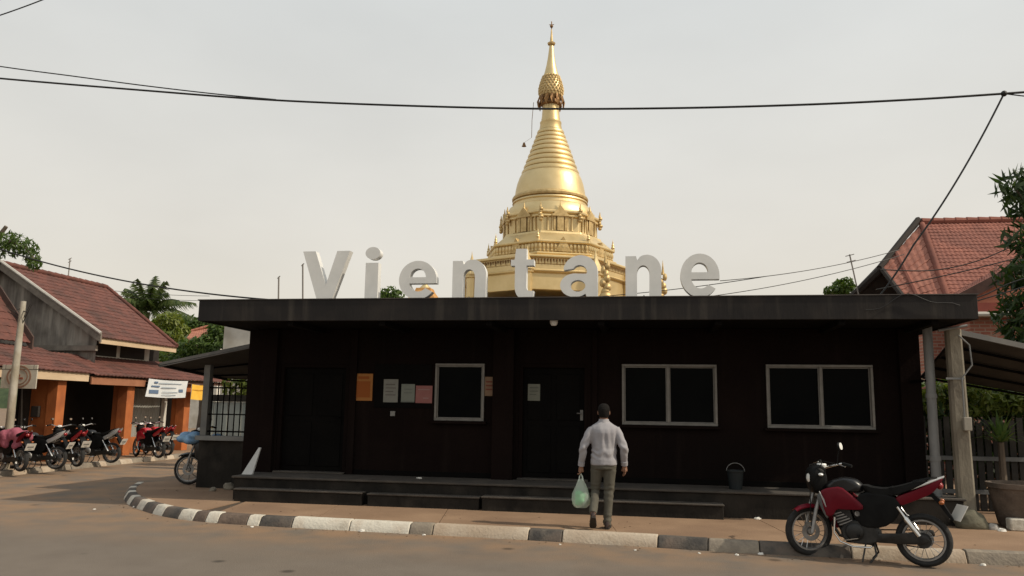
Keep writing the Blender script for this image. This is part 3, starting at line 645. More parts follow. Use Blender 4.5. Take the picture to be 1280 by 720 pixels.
def moto(name, label, loc, rotz, body, tail, trim, group=None, hero=False, cat='motorcycle', steer=0):
    o = thing(name, label, cat, loc, rotz, group)
    bp = PAINT[body]; tp = PAINT[tail]; tr = PAINT[trim]
    ns = 36 if hero else 20
    def P(nm, g, m, par=o, bevel=0, smooth=40): return obj(nm, g, m, par, world=False, bevel=bevel, smooth=smooth)
    def wheel(cx, cz, R, w_, rot):
        rm = Matrix.Translation((cx, 0, cz)) @ Matrix.Rotation(rot, 4, 'Z')
        def put(g): g.v = [rm @ v for v in g.v]; return g
        t_ = .074 if hero else .06
        prof = [(R-.5*t_+ .5*t_*1.0*math.cos(a)*1.0, w_*math.sin(a)) for a in [2*math.pi*i/12 for i in range(12)]]
        g = put(G().lathe(prof, ns, axis='y', closed=True))
        wh = P('wheel', g, rub)
        Ri = R-t_
        g = put(G().lathe([(Ri+.006, -w_*.62), (Ri-.012, -w_*.62), (Ri-.022, 0), (Ri-.012, w_*.62), (Ri+.006, w_*.62)], ns, axis='y', closed=True))
        P('rim', g, alum, wh)
        g = put(G().lathe([(.002, -.055), (.035, -.055), (.05, -.03), (.05, .03), (.035, .055), (.002, .055)], 14, axis='y')); P('hub', g, alum, wh)
        g = G(); n = 18 if hero else 8
        for k in range(n):
            a = 2*math.pi*k/n; b = a+(.35 if k % 2 else -.35); y_ = .025 if k % 4 < 2 else -.025
            g.tube([(.045*math.cos(b), y_, .045*math.sin(b)), ((Ri-.01)*math.cos(a), 0, (Ri-.01)*math.sin(a))], .0035 if hero else .007, 4)
        sp = P('spokes', put(g), chrome if hero else alum, wh); sp['kind'] = 'stuff'
        return wh, put
    R = .302
    fwh, put = wheel(.64, R, R, .046, steer)
    P('brake_disc', put(G().lathe([(.06, .052), (.115, .052), (.115, .058), (.06, .058)], 24, axis='y', closed=True)), alum, fwh)
    rwh, put2 = wheel(-.632, R, R, .056, 0)
    P('brake_drum', put2(G().lathe([(.002, .06), (.085, .06), (.085, .02), (.002, .02)], 20, axis='y')), engm, rwh)
    P('sprocket', put2(G().lathe([(.03, -.075), (.105, -.075), (.105, -.068), (.03, -.068)], 20, axis='y', closed=True)), alum, rwh)
    # fork legs, steered about the head
    sm_ = Matrix.Translation((.50, 0, 0)) @ Matrix.Rotation(steer, 4, 'Z') @ Matrix.Translation((-.50, 0, 0))
    def st(g): g.v = [sm_ @ v for v in g.v]; return g
    for y in (-.085, .085):
        P('fork_leg', st(G().tube([(.655, y, R), (.60, y, .56), (.47, y, .95)], [.024, .024, .019], 10)), alum)
    P('front_fender', st(G().rings([[Vector((.64+(R+.035+.012*abs(s_)**0)*math.cos(a)*1.0, s_*.062, R+(R+.035-abs(s_)*.03)*math.sin(a))) for s_ in (-1, -.6, 0, .6, 1)] + [Vector((.64+(R+.022)*math.cos(a), s_*.056, R+(R+.022-abs(s_)*.03)*math.sin(a))) for s_ in (1, .6, 0, -.6, -1)] for a in [rad(d) for d in range(56, 172, 6)]])), bp)
    P('headlight_cowl', st(G().puff([(.63, 1.06), (.52, 1.10), (.43, 1.03), (.42, .80), (.50, .75), (.60, .78), (.645, .92)], .11, .3)), blk)
    P('headlight', st(G().ball((.60, 0, .95), (.05, .085, .08), 14, 8)), lensw)
    P('gauge', st(G().lathe([(.002, .0), (.055, .0), (.06, .035), (.05, .05), (.002, .05)], 16, (.455, 0, 1.075))), lensw)
    hb = st(G().tube([(.28, .36, 1.12), (.33, .26, 1.14), (.40, .12, 1.10), (.42, 0, 1.07), (.40, -.12, 1.10), (.33, -.26, 1.14), (.28, -.36, 1.12)], .013, 8)); h_ = P('handlebar', hb, chrome)
    for y in (-1, 1):
        P('grip', st(G().tube([(.325, y*.27, 1.142), (.275, y*.385, 1.118)], .019, 8)), seatm, h_)
        P('brake_lever', st(G().tube([(.37, y*.24, 1.13), (.355, y*.38, 1.11)], .007, 6)), chrome, h_)
        P('turn_signal', st(G().ball((.55, y*.15, 1.0), (.03, .035, .02), 10, 6)), lensw if hero else lenso)
    for y in ((1,) if hero else (-1, 1)):
        g = st(G().tube([(.37, y*.22, 1.13), (.36, y*.23, 1.24), (.345, y*.24, 1.30)], .007, 6)); ms = P('mirror_stem', g, blk)
        Rm = Matrix.Translation((.345, y*.24, 1.345 if hero else 1.30)) @ Matrix.Rotation(rad(12), 4, 'X') @ Matrix.Rotation(rad(-50 if hero else 10), 4, 'Z')
        g = G().ball((0, 0, 0), (.022, .055, .05) if hero else (.02, .045, .036), 14, 8); g.v = [Rm @ v for v in g.v]; P('mirror_shell', st(g), blk, ms)
        g = G().lathe([(.002, 0), (1, 0), (1, .004), (.002, .004)], 18, axis='x'); g.v = [Rm @ Vector((-.0235+v.x, v.y*(.048 if hero else .036), v.z*(.043 if hero else .028))) for v in g.v]; P('mirror', st(g), mirm if not hero else lensw, ms)
    # tank, side fairings, seat
    P('fuel_tank', G().puff([(.43, .86), (.36, .93), (.22, .975), (.07, .96), (-.01, .89), (.0, .80), (.20, .80), (.38, .80)], .13, .28), PAINT['black'] if hero else bp)
    for y in (-1, 1):
        P('side_fairing', G().puff([(.47, .80), (.40, .84), (.23, .872), (.12, .78), (-.01, .665), (-.005, .61), (.16, .60), (.29, .60), (.33, .52), (.40, .50), (.44, .62)], .03, .14, y0=y*.135), bp)
        P('side_cover', G().puff([(.02, .82), (-.34, .80), (-.42, .68), (-.36, .52), (-.22, .42), (.0, .40), (.10, .52), (.10, .64)], .02, .12, y0=y*.11), blk)
        P('tail_cowl', G().puff([(-.33, .765), (-.60, .885), (-.84, 1.01), (-.875, 1.015), (-.80, .90), (-.73, .83), (-.56, .745), (-.40, .675)], .022, .1, y0=y*.085), tp)
        P('tail_trim', G().tube([(-.52, y*.105, .875), (-.70, y*.10, .957), (-.88, y*.07, 1.035)], [.009, .013, .008], 8), tr)
        P('rear_turn_signal', G().ball((-.84, y*.13, .75), (.03, .035, .025), 10, 6), lenso)
        P('shock_absorber', G().tube([(-.375, y*.12, .67), (-.45, y*.12, .56), (-.46, y*.12, .545), (-.59, y*.12, .355)], [.016, .016, .03, .028], 10), chrome)
        P('swing_arm', G().tube([(.02, y*.085, .30), (-.62, y*.085, R)], [(.022, .03), (.02, .022)], 8), engm)
        P('foot_peg', G().tube([(.05, y*.1, .31), (.05, y*.24, .31)], .014, 8), seatm)
        P('stand_leg', G().tube([(-.10, y*.06, .25), (-.13, y*.13, .10), (-.06, y*.16, .012)], .012, 6), engm)
    P('stand_leg', G().tube([(-.02, .10, .24), (.02, .20, .02)], .011, 6), engm)
    if hero:
        for y in (-1, 1): P('shroud', G().puff([(.52, .74), (.47, .78), (.41, .66), (.37, .52), (.40, .47), (.45, .56)], .03, .12, y0=y*.12), M('shroud_grey', (.05, .05, .05), (.09, .09, .088), 8, .4))
        for y in (-1, 1): P('fairing_stripe', G().tube([(.475, y*.168, .80), (.43, y*.17, .70), (.405, y*.165, .62)], [.006, .012, .005], 6), M('stripe_silver', (.4, .4, .4), rough=.35, metal=.4))
        P('windscreen', st(G().puff([(.60, 1.08), (.50, 1.12), (.42, 1.06), (.44, 1.0), (.60, 1.0), (.65, 1.02)], .09, .3)), blk)
    P('seat', G().puff([(.02, .90), (-.06, .872), (-.22, .862), (-.40, .905), (-.63, .985), (-.72, 1.0), (-.70, .96), (-.55, .87), (-.36, .79), (-.05, .78)], .125, .16), seatm)
    P('grab_rail', G().tube([(-.55, .10, .96), (-.74, .09, 1.01), (-.80, 0, 1.02), (-.74, -.09, 1.01), (-.55, -.10, .96)], .011, 8), blk)
    P('tail_light', G().ball((-.83, 0, .93), (.04, .06, .045), 12, 8), lensr)
    P('rear_fender', G().puff([(-.50, .74), (-.72, .82), (-.80, .74), (-.92, .56), (-.95, .54), (-.955, .565), (-.83, .78), (-.74, .86), (-.48, .80)], .075, .02), blk)
    g = G().box(-.12, .12, 0, .006, 0, .20); Rp = Matrix.Translation((-.96, 0, .55)) @ Matrix.Rotation(rad(90+(28 if hero else 0)), 4, 'Z') @ Matrix.Rotation(rad(-30), 4, 'X')
    g.v = [Rp @ v for v in g.v]; pl = P('license_plate', g, plm, bevel=.002)
    for x0, x1, z0, z1 in ((-.08, .08, .075, .12), (-.04, .04, .03, .045)):
        g = G(); k_ = 6
        for i in range(k_): g.box(x0+(x1-x0)*(i+.15)/k_, x0+(x1-x0)*(i+.85)/k_, .0062, .0072, z0, z1)
        g.v = [Rp @ v for v in g.v]; q = P('plate_marks', g, M('plate_ink', (.10, .10, .10), rough=.8), pl, smooth=0); q['kind'] = 'stuff'
    # engine, exhaust, frame
    P('frame_tube', G().tube([(.47, 0, .95), (.36, 0, .70), (.29, 0, .42), (.20, 0, .22), (-.10, 0, .21)], .021, 8), blk)
    P('engine_block', G().puff([(.27, .40), (.25, .25), (.10, .20), (-.14, .22), (-.20, .34), (-.10, .46), (.10, .50)], .12, .12), engm)
    P('cylinder_head', G().puff([(.10, .46), (.26, .40), (.36, .52), (.30, .62), (.14, .60)], .085, .08), engm)
    for y in (-1, 1): P('engine_cover', G().lathe([(.002, y*.15), (.075, y*.15), (.10, y*.135), (.115, y*.10), (.115, y*.08), (.002, y*.08)], 22, (.10, 0, .345), axis='y'), alum if not hero else engm)
    if hero:
        for k in range(5): P('cooling_fin', G().puff([(.115+.03*k, .47+.022*k), (.265+.02*k, .405+.03*k), (.275+.02*k, .413+.03*k), (.125+.03*k, .482+.022*k)], .105, .02), alum)
        P('carburetor', G().lathe([(.002, -.06), (.03, -.06), (.035, 0), (.03, .07), (.002, .07)], 12, (.06, .06, .56), axis='y'), alum)
        P('chain', G().tube([(-.02, -.078, .36), (-.63, -.072, .405)], .008, 5).tube([(-.02, -.078, .25), (-.63, -.072, .20)], .008, 5), engm)
        P('throttle_cable', st(G().tube([(.36, .2, 1.13), (.50, .12, 1.16), (.54, .05, 1.02), (.44, .05, .86)], .006, 5)), blk)
        P('brake_cable', st(G().tube([(.36, -.2, 1.13), (.56, -.10, 1.10), (.66, .08, .80), (.66, .075, .36)], .006, 5)), blk)
        P('gear_lever', G().tube([(.06, .16, .28), (.2, .18, .25), (.22, .21, .25)], .007, 5), chrome)
        P('seat_strap', G().puff([(-.30, .885), (-.33, .895), (-.345, .80), (-.315, .79)], .128, .02), blk)
    P('crash_bar', G().tube([(.30, .05, .55), (.31, .16, .50), (.325, .17, .33), (.26, .165, .23), (.12, .16, .18), (-.06, .13, .18), (-.10, .06, .2)], .011, 8), chrome)
    P('exhaust_pipe', G().tube([(.33, -.06, .50), (.38, -.12, .40), (.30, -.14, .26), (.05, -.15, .21), (-.20, -.15, .25)], .02, 8), engm)
    P('muffler', G().tube([(-.20, -.155, .25), (-.26, -.16, .26), (-.70, -.165, .36), (-.74, -.165, .37)], [.025, .042, .048, .03], 12), engm)
    P('chain_case', G().puff([(-.05, .34), (-.58, .385), (-.68, .36), (-.70, .30), (-.60, .255), (-.05, .24)], .014, .04, y0=.105), engm)
    return o

# ================================================================== SHOPS ON THE LEFT
tilem = M('brown_roof_tile', (.095, .037, .029), (.15, .058, .044), 3.5, .88, bump=.3, bscale=18, c3=(.07, .034, .027), s3=1.2)
tileo = M('orange_roof_tile', (.34, .125, .075), (.45, .19, .12), 3, .85, bump=.3, bscale=18, c3=(.26, .10, .07), s3=.8)
orange = M('orange_wall', (.34, .098, .026), (.42, .135, .04), 2.5, .85, bump=.15, bscale=20, c3=(.27, .08, .026), s3=1.5)
cream = M('cream_board', (.46, .34, .22), (.56, .43, .29), 3, .8, bump=.2, stretch=(1, .3, 1))
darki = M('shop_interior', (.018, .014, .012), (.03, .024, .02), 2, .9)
greyw = M('weathered_sheet', (.13, .115, .10), (.30, .27, .235), 2.2, .85, stretch=(1.4, 1.4, .22), detail=9, lo=.4, hi=.6, bump=.3, c3=(.09, .075, .065), s3=.9)
wood = M('grey_timber', (.14, .12, .10), (.22, .19, .16), 5, .85, stretch=(1, .2, 1), bump=.3)
whitep = M('dirty_white', (.50, .48, .43), (.62, .60, .54), 1.5, .85, c3=(.42, .39, .33), s3=1)
def tile_roof(name, A, B_, C_, D, m, parent, tw=.18, tl=.28, up=None):
    A, B_, C_, D = map(Vector, (A, B_, C_, D)); n = (B_-A).cross(D-A).normalized(); n = n if n.z > 0 else -n
    nc = max(2, round((B_-A).length/tw)); nr_ = max(2, round((D-A).length/tl)); sub = 4
    g = G(); vs = []; fs = []
    for j in range(nr_):
        t0, t1 = j/nr_, (j+1)/nr_; k = len(vs)
        jit = [random.uniform(-.006, .006) for _ in range(nc+1)]
        for t, lift in ((t0-.01, -.012), (t0-.01, .020), (t1+.02/nr_, .004)):
            for i in range(nc*sub+1):
                u = i/(nc*sub); p = A.lerp(B_, u).lerp(D.lerp(C_, u), t); w_ = .011*math.sin(2*math.pi*i/sub)
                vs.append(p+n*(lift+w_+(jit[i//sub] if lift > 0.015 else 0)))
        m_ = nc*sub+1
        for r_ in range(2): fs += [(k+r_*m_+i, k+r_*m_+i+1, k+(r_+1)*m_+i+1, k+(r_+1)*m_+i) for i in range(m_-1)]
    g.add(vs, fs); return obj(name, g, m, parent, smooth=50, kind='stuff')
def ridge(name, a, b, m, parent, r=.09, step=.3):
    a, b = Vector(a), Vector(b); n = max(2, int((b-a).length/step)); pts = []; rr = []
    for i in range(n):
        pts += [a.lerp(b, i/n), a.lerp(b, (i+.92)/n)]; rr += [r*1.12, r*.92]
    return obj(name, G().tube(pts, rr, 8), m, parent)
def shutter(name, X, y0, y1, z0, z1, m, parent):
    g = G(); n = int((y1-y0)/.07); vs = []
    for i in range(n+1): vs += [(X+.02*(i % 2), y0+(y1-y0)*i/n, z0), (X+.02*(i % 2), y0+(y1-y0)*i/n, z1)]
    g.add(vs, [(2*i, 2*i+2, 2*i+3, 2*i+1) for i in range(n)]); return obj(name, g, m, parent, smooth=0)
# near shop
S1 = thing('shop_house', 'orange shop with brown tiled roof and cream eave board behind the bare pole', 'shop', (-18, 16.5, .11))
tile_roof('lower_roof', (-15.75, 11, 2.66), (-15.75, 20.85, 2.56), (-17.5, 20.85, 3.28), (-17.5, 11, 3.4), tilem, S1)
tile_roof('upper_roof', (-17.3, 11, 3.5), (-17.3, 20.15, 3.4), (-20.2, 20.15, 6.8), (-20.2, 11, 6.9), tilem, S1)
obj('barge_board', G().slab([(-17.2, 20.2, 3.12), (-20.25, 20.2, 6.70), (-20.25, 20.2, 7.12), (-17.2, 20.2, 3.54)], -.05), M('barge_dark', (.045, .028, .024), (.08, .05, .04), 3, .9), S1)
obj('eave_board', G().box(-15.86, -15.80, 11, 20.8, 2.31, 2.55), cream, S1, bevel=.006)
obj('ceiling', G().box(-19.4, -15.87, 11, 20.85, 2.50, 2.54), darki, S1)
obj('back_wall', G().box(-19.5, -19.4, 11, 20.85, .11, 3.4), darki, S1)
for y0 in (16.3, 19.78):
    pw = obj('partition_wall', G().box(-16.8, -16.25, y0+.05, y0+.28, .11, 2.5), orange, S1, bevel=.006)
    obj('pillar', G().box(-16.25, -15.95, y0, y0+.33, .11, 2.5), orange, S1, bevel=.008)
bx_ = onY(55, 513, 19.8)
obj('meter_box', G().box(-16.68, -16.45, 19.74, 19.829, 1.30, 1.60), darki, S1, bevel=.01)
obj('white_column', G().box(-16.6, -16.1, 17.15, 17.5, .11, 2.3), whitep, S1, bevel=.01)
obj('counter', G().box(-17.6, -17.0, 17.55, 19.7, .11, .95), darki, S1, bevel=.01)
# far shop with the gable
S2 = thing('shop_house', 'orange shop with big weathered grey gable above its brown tiled eave', 'shop', (-18.4, 24.5, .11))
tile_roof('lower_roof', (-15.75, 20.95, 2.52), (-15.75, 28.8, 2.55), (-17.3, 28.8, 3.20), (-17.3, 20.95, 3.17), tilem, S2)
obj('eave_board', G().box(-15.88, -15.82, 20.95, 23.5, 2.24, 2.46), M('orange_board', (.25, .105, .055), (.32, .14, .075), 3, .8), S2, bevel=.006)
obj('eave_board', G().box(-15.88, -15.84, 23.52, 28.8, 2.40, 2.50), M('brown_board', (.10, .05, .035), (.14, .075, .05), 3, .8), S2, bevel=.006)
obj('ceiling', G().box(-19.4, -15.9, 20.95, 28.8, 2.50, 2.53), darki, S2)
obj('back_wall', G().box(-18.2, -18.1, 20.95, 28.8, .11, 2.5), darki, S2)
for y0 in (22.85, 26.05):
    obj('partition_wall', G().box(-16.5, -16.3, y0+.05, y0+.30, .11, 2.5), orange, S2, bevel=.006)
    obj('pillar', G().box(-16.3, -15.98, y0, y0+.36, .11, 2.5), orange, S2, bevel=.008)
obj('low_wall', G().box(-16.75, -16.6, 23.22, 26.0, .11, .62), orange, S2, bevel=.008)
shutter('shutter', -16.7, 23.22, 25.7, .62, 2.2, M('shutter_grey', (.17, .17, .15), (.26, .255, .23), 2, .7, stretch=(1, 1, .2)), S2)
obj('white_post', G().box(-16.66, -16.52, 25.72, 25.86, .11, 2.45), whitep, S2, bevel=.01)
obj('upper_wall', G().box(-17.4, -17.25, 22.1, 25.7, 3.1, 3.75), whitep, S2, smooth=0)
for y0 in (22.6, 24.1): obj('upper_window', G().box(-17.26, -17.235, y0, y0+1.3, 3.2, 3.68), darki, S2)
tile_roof('upper_roof', (-16.34, 21.85, 3.70), (-16.34, 25.9, 3.70), (-20.1, 27.0, 6.0), (-20.1, 21.85, 6.0), tilem, S2)
tile_roof('upper_roof', (-23.9, 27, 3.70), (-23.9, 21.85, 3.70), (-20.1, 21.85, 6.0), (-20.1, 27.0, 6.0), tilem, S2)
ridge('ridge_tiles', (-20.1, 21.8, 6.04), (-20.1, 27.0, 6.04), tilem, S2)
ridge('verge_tiles', (-16.34, 25.9, 3.74), (-20.1, 27.0, 6.04), tilem, S2, .07)
obj('eave_board', G().slab([(-16.36, 21.9, 3.50), (-16.36, 25.9, 3.50), (-16.36, 25.9, 3.68), (-16.36, 21.9, 3.68)], -.05), cream, S2)
for sx in (1, -1):
    xe = -20.1+sx*3.80; bo = obj('barge_board', G().slab([(xe, 21.80, 3.52), (-20.1, 21.80, 5.84), (-20.1, 21.80, 6.10), (xe, 21.80, 3.78)], .06), wood, S2)
    obj('verge_cap', G().tube([(xe, 21.79, 3.80), (-20.1, 21.79, 6.12)], .05, 6), M('verge_cap', (.36, .35, .32), (.45, .43, .40), 4, .8), bo)
g = G(); n = 52; vs = []
for i in range(n+1):
    x = -23.6+7.0*i/n; zt_ = 6.0-abs(x+20.1)*(2.3/3.8)-.06; yy = 22.05+.03*(i % 2)
    vs += [(x, yy, 2.9), (x, yy, max(2.95, zt_))]
g.add(vs, [(2*i, 2*i+2, 2*i+3, 2*i+1) for i in range(n)]); obj('gable_cladding', g, greyw, S2, smooth=0)
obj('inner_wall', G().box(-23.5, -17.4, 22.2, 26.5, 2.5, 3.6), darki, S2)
obj('tie_beam', G().box(-23.7, -16.55, 21.95, 22.05, 3.28, 3.44), wood, S2)
# hanging signs of the shops
bn = thing('white_banner', 'white printed vinyl banner with blue lines hanging from the tiled eave', 'banner', (-15.70, 24.55, 1.93))
def cloth(x, y0, y1, z0, z1, skew=0):
    g = G(); n, m_ = 10, 5; vs = []
    for j in range(m_+1):
        for i in range(n+1):
            u, v_ = i/n, j/m_; vs.append((x+.02*math.sin(u*9+v_*2)*(1-v_*.7), y0+(y1-y0)*u+skew*v_, z0+(z1-z0)*v_-.025*math.sin(math.pi*u)))
    fs = [(j*(n+1)+i, j*(n+1)+i+1, (j+1)*(n+1)+i+1, (j+1)*(n+1)+i) for j in range(m_) for i in range(n)]
    g.add(vs, fs); g.add([(a-.004, b, c) for a, b, c in vs], [tuple(reversed(f_)) for f_ in fs]); return g
obj('sheet', cloth(-15.70, 23.35, 25.6, 1.93, 2.50, .12), M('vinyl_white', (.55, .58, .60), (.62, .64, .65), 3, .6), bn)
inkb = M('print_blue', (.10, .15, .24), rough=.7); inkg = M('print_grey', (.28, .33, .38), rough=.7)
for y0, y1, z0, z1, m_ in ((23.75, 23.95, 2.36, 2.42, inkb), (24.0, 25.3, 2.36, 2.385, inkg), (23.6, 24.05, 2.24, 2.29, inkb), (24.15, 25.0, 2.22, 2.25, inkg), (23.5, 24.0, 2.03, 2.15, inkb), (24.2, 25.1, 2.08, 2.10, inkg), (25.15, 25.4, 2.1, 2.2, inkb), (24.2, 25.0, 1.99, 2.01, inkg)):
    obj('print_line', G().box(-15.674, -15.672, y0, y1, z0, z1), m_, bn, smooth=0)
yb = thing('yellow_banner', 'plain yellow cloth banner hanging from the eave beside the white banner', 'banner', (-15.70, 26.5, 1.88))
obj('sheet', cloth(-15.70, 25.95, 27.2, 1.88, 2.40, .02), M('vinyl_yellow', (.72, .40, .045), (.80, .48, .07), 3, .7), yb)
obj('seam', G().box(-15.678, -15.674, 26.0, 27.15, 2.2, 2.22), M('seam_orange', (.6, .3, .04), rough=.8), yb)
rs = thing('round_sign', 'cream board sign with faded circular emblem hung beside the bare pole', 'sign', (-15.0, 17.45, 1.98))
a_ = onY(4, 456, 17.45); b_ = onY(45, 486, 17.45)
obj('board', G().box(a_.x, b_.x, 17.43, 17.46, b_.z, a_.z), M('sign_cream', (.40, .36, .29), (.5, .46, .38), 3, .8), rs, bevel=.006)
cx_, cz_ = (a_.x+b_.x)/2, (a_.z+b_.z)/2
for r1, r2, nm in ((.275, .235, 'emblem_ring'), (.20, .175, 'emblem_ring')):
    g = G().lathe([(r2, 0), (r1, 0), (r1, -.006), (r2, -.006)], 28, (cx_, 17.429, cz_), axis='y', closed=True); g.v = [Vector((cx_+(v.x-cx_)*1.25, v.y, v.z)) for v in g.v]
    obj(nm, g, M('emblem_brown', (.22, .12, .08), (.3, .18, .12), 6, .8), rs)
for i, (dx, dz, w_) in enumerate(((-.05, .03, .16), (.02, -.04, .2))): obj('emblem_bar', G().box(cx_+dx-w_/2, cx_+dx+w_/2, 17.423, 17.429, cz_+dz-.025, cz_+dz+.025), M('emblem_red', (.3, .1, .06), rough=.8), rs)
obj('bracket', G().tube([(a_.x+.1, 17.44, a_.z), (a_.x+.1, 17.44, 2.5)], .012, 6).tube([(b_.x-.1, 17.44, a_.z), (b_.x-.1, 17.44, 2.5)], .012, 6).tube([(-15.75, 17.44, 2.5), (b_.x, 17.44, 2.5)], .014, 6), darki, rs)

# parked bikes along the shops
GR = 'motorbikes parked along the shops'
def park(label, rear_px, front_dx, dy, body, tail, trim, mir=True):
    r_ = onZ(*rear_px, .115); f_ = r_+Vector((-1.26, dy, 0)); mid = (r_+f_)/2; a = math.atan2(f_.y-r_.y, f_.x-r_.x)
    b = moto('motorbike', label, (mid.x, mid.y, .116), a, body, tail, trim, GR, cat='motorbike', steer=random.uniform(-.3, .3)); b.scale = (.9, .9, .9); return b
k1 = park('red-tailed motorbike with a pink jacket draped over it beside the pole', (28, 590), 0, .5, 'red', 'red', 'black')
park('motorbike with silver-white tail panels standing before the first orange pillar', (72, 587), 0, -.05, 'black', 'silver', 'silver')
park('black motorbike with red tail and white plate between the silver-tailed ones', (99, 584), 0, .55, 'black', 'crimson', 'black')
park('motorbike with slim silver tail standing before the second orange pillar', (141, 579), 0, .05, 'black', 'silver', 'silver')
park('red scooter-like motorbike parked before the grey shutter', (201, 573), 0, .55, 'crimson', 'crimson', 'black')
park('red motorbike half hidden behind the one at the grey shutter', (212, 570), 0, .55, 'crimson', 'crimson', 'white')
jk = onZ(28, 590, .115)
g = G(); jx, jy = jk.x-.42, jk.y+.20
for i in range(26):
    u = random.uniform(-.24, .24); v_ = random.uniform(-.17, .17); g.ball((jx+u, jy+v_, 0.97-1.6*v_*v_-.8*u*u+random.uniform(-.04, .05)), (.11, .10, .12), 10, 8)
for i in range(16): g.ball((jx+random.uniform(-.2, .25), jy-.17+random.uniform(-.02, .03), .70+.018*i), (.09, .05, .09), 10, 8)
tag(center(obj('jacket', remesh(g, .022, 8, 'jacket'), M('pink_cloth', (.24, .06, .09), (.34, .10, .135), 9, .95, bump=.8, bscale=14))), 'crumpled pink jacket draped over the seat of a parked motorbike', 'jacket')
# bike with the blue cover behind the low side wall
bk = moto('motorbike', 'dark motorbike with blue cover, front wheel poking out past the low side wall', (-8.44, 15.10, .132), rad(176), 'black', 'black', 'black', None, cat='motorbike', steer=.25)
g = G()
c0 = onY(237, 548, 15.1)
for i in range(14): g.ball((c0.x+random.uniform(-.1, .55), 15.1+random.uniform(-.15, .15), c0.z-.03+random.uniform(-.05, .10)), (.13, .16, .08), 10, 8)
tag(center(obj('blue_cover', remesh(g, .025, 5, 'cover'), M('blue_cloth', (.10, .22, .42), (.30, .48, .66), 4, .6, bump=.7, bscale=10))), 'crumpled light blue sheet lying over the dark motorbike', 'cover')

# ================================================================== HOUSES BEHIND
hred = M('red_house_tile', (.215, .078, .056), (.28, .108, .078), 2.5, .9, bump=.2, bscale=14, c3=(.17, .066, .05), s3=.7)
H = thing('red_roof_house', 'house with broad red tiled roof and dark gable behind the concrete pole', 'house', (8.5, 22, .0))
R1 = onY(1152, 279, 25); R2 = Vector((15, 25, R1.z)); Hb = onY(1187, 380, 21.5); E2 = Vector((15.5, 21.5, Hb.z)); Lc = onY(1102, 336, 23.6); Lb = onY(1140, 380, 21.9)
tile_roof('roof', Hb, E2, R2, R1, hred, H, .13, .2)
def sheet_tri(name, pts, m, t=.05):
    q = [Vector(p) for p in pts]; n = (q[1]-q[0]).cross(q[2]-q[0]).normalized()*t; return obj(name, G().prism(q, [p+n for p in q]), m, H, smooth=0)
tile_roof('hip_roof', Lb, Hb, R1, Lc, M('red_house_tile_lit', (.26, .10, .07), (.33, .14, .10), 2.5, .9, bump=.3, bscale=14), H, .13, .2)  # lighter copy of the roof tile, its sunlit tone put into the colour
ridge('ridge_tiles', R1+Vector((0, 0, .05)), R2+Vector((0, 0, .05)), hred, H, .10)
ridge('hip_tiles', Hb, R1, hred, H, .09)
ridge('hip_tiles', Lb.lerp(Hb, .25), Lc.lerp(R1, .35), hred, H, .07)
dk = M('dark_timber', (.018, .014, .012), (.03, .024, .02), 4, .9)
Lw = onY(1052, 384, 24.4)
obj('barge_board', G().tube([R1+Vector((-.08, 0, .12)), Lc+Vector((-.05, 0, .02))], .09, 6), dk, H)
obj('barge_board', G().tube([Lc, Lw], .10, 6), dk, H)
obj('barge_board', G().tube([Lc, Lb+Vector((-.05, 0, -.05))], .07, 6), dk, H)
sheet_tri('back_slope', [R1+Vector((0, .2, 0)), Lw+Vector((0, .5, 0)), Lc+Vector((0, .2, 0))], dk)
sheet_tri('gable_wall', [Lc+Vector((0, .1, 0)), Lw+Vector((0, .1, -.1)), onY(1140, 384, 24.2)], dk)
brick = M('brick_red', (.30, .115, .08), (.40, .17, .12), 4, .9, bump=.5, bscale=20)
def brickify(m):
    n = m.node_tree; b = n.nodes['Principled BSDF']; t = n.nodes.new('ShaderNodeTexBrick'); tc = n.nodes.new('ShaderNodeTexCoord'); mp = n.nodes.new('ShaderNodeMapping')
    mp.inputs['Rotation'].default_value = (rad(90), 0, 0); n.links.new(tc.outputs['Object'], mp.inputs[0]); n.links.new(mp.outputs[0], t.inputs[0])
    t.inputs['Scale'].default_value = 1; t.inputs['Brick Width'].default_value = .24; t.inputs['Row Height'].default_value = .085; t.inputs['Mortar Size'].default_value = .012
    t.inputs['Color1'].default_value = (.28, .10, .07, 1); t.inputs['Color2'].default_value = (.40, .17, .12, 1); t.inputs['Mortar'].default_value = (.36, .27, .22, 1)
    n.links.new(t.outputs[0], b.inputs['Base Color'])
brickify(brick)
obj('wall', G().box(Lb.x+.3, 15, 22.2, 22.5, 0, Hb.z-.2).box(Lb.x+.3, Lb.x+.6, 22.5, 26, 0, Hb.z-.2), brick, H, smooth=0)
# projecting brick gable
ga = onY(1345, 296, 20.6); gl = onY(1188, 379, 20.6); gr_ = Vector((2*ga.x-gl.x, 20.6, gl.z))
obj('front_gable', G().prism([gl+Vector((.1, .12, 0)), gr_+Vector((-.1, .12, 0)), ga+Vector((0, .12, -.1))], [gl+Vector((.1, .3, 0)), gr_+Vector((-.1, .3, 0)), ga+Vector((0, .3, -.1))]), M('gable_tile', (.36, .14, .085), (.46, .20, .13), 3, .85, bump=.4, bscale=12), H, smooth=0)
for p in (gl, gr_):
    obj('barge_board', G().slab([p+Vector((0, 0, -.15)), ga+Vector((0, 0, -.15)), ga+Vector((0, 0, .12)), p+Vector((0, 0, .12))], .06), M('barge_board_dark', (.05, .026, .022), (.09, .05, .04), 4, .9), H)
    tile_roof('gable_roof', p+Vector((0, 0, .1)), p+Vector((0, 3, .1)), ga+Vector((0, 4, .1)), ga+Vector((0, 0, .1)), hred, H, .13, .2)
el = onY(1215, 386, 20.5)
obj('eave_board', G().box(gl.x+.1, gr_.x, 20.3, 20.7, el.z-.12, el.z+.12), M('red_board', (.22, .05, .035), (.28, .07, .05), 3, .8), H)
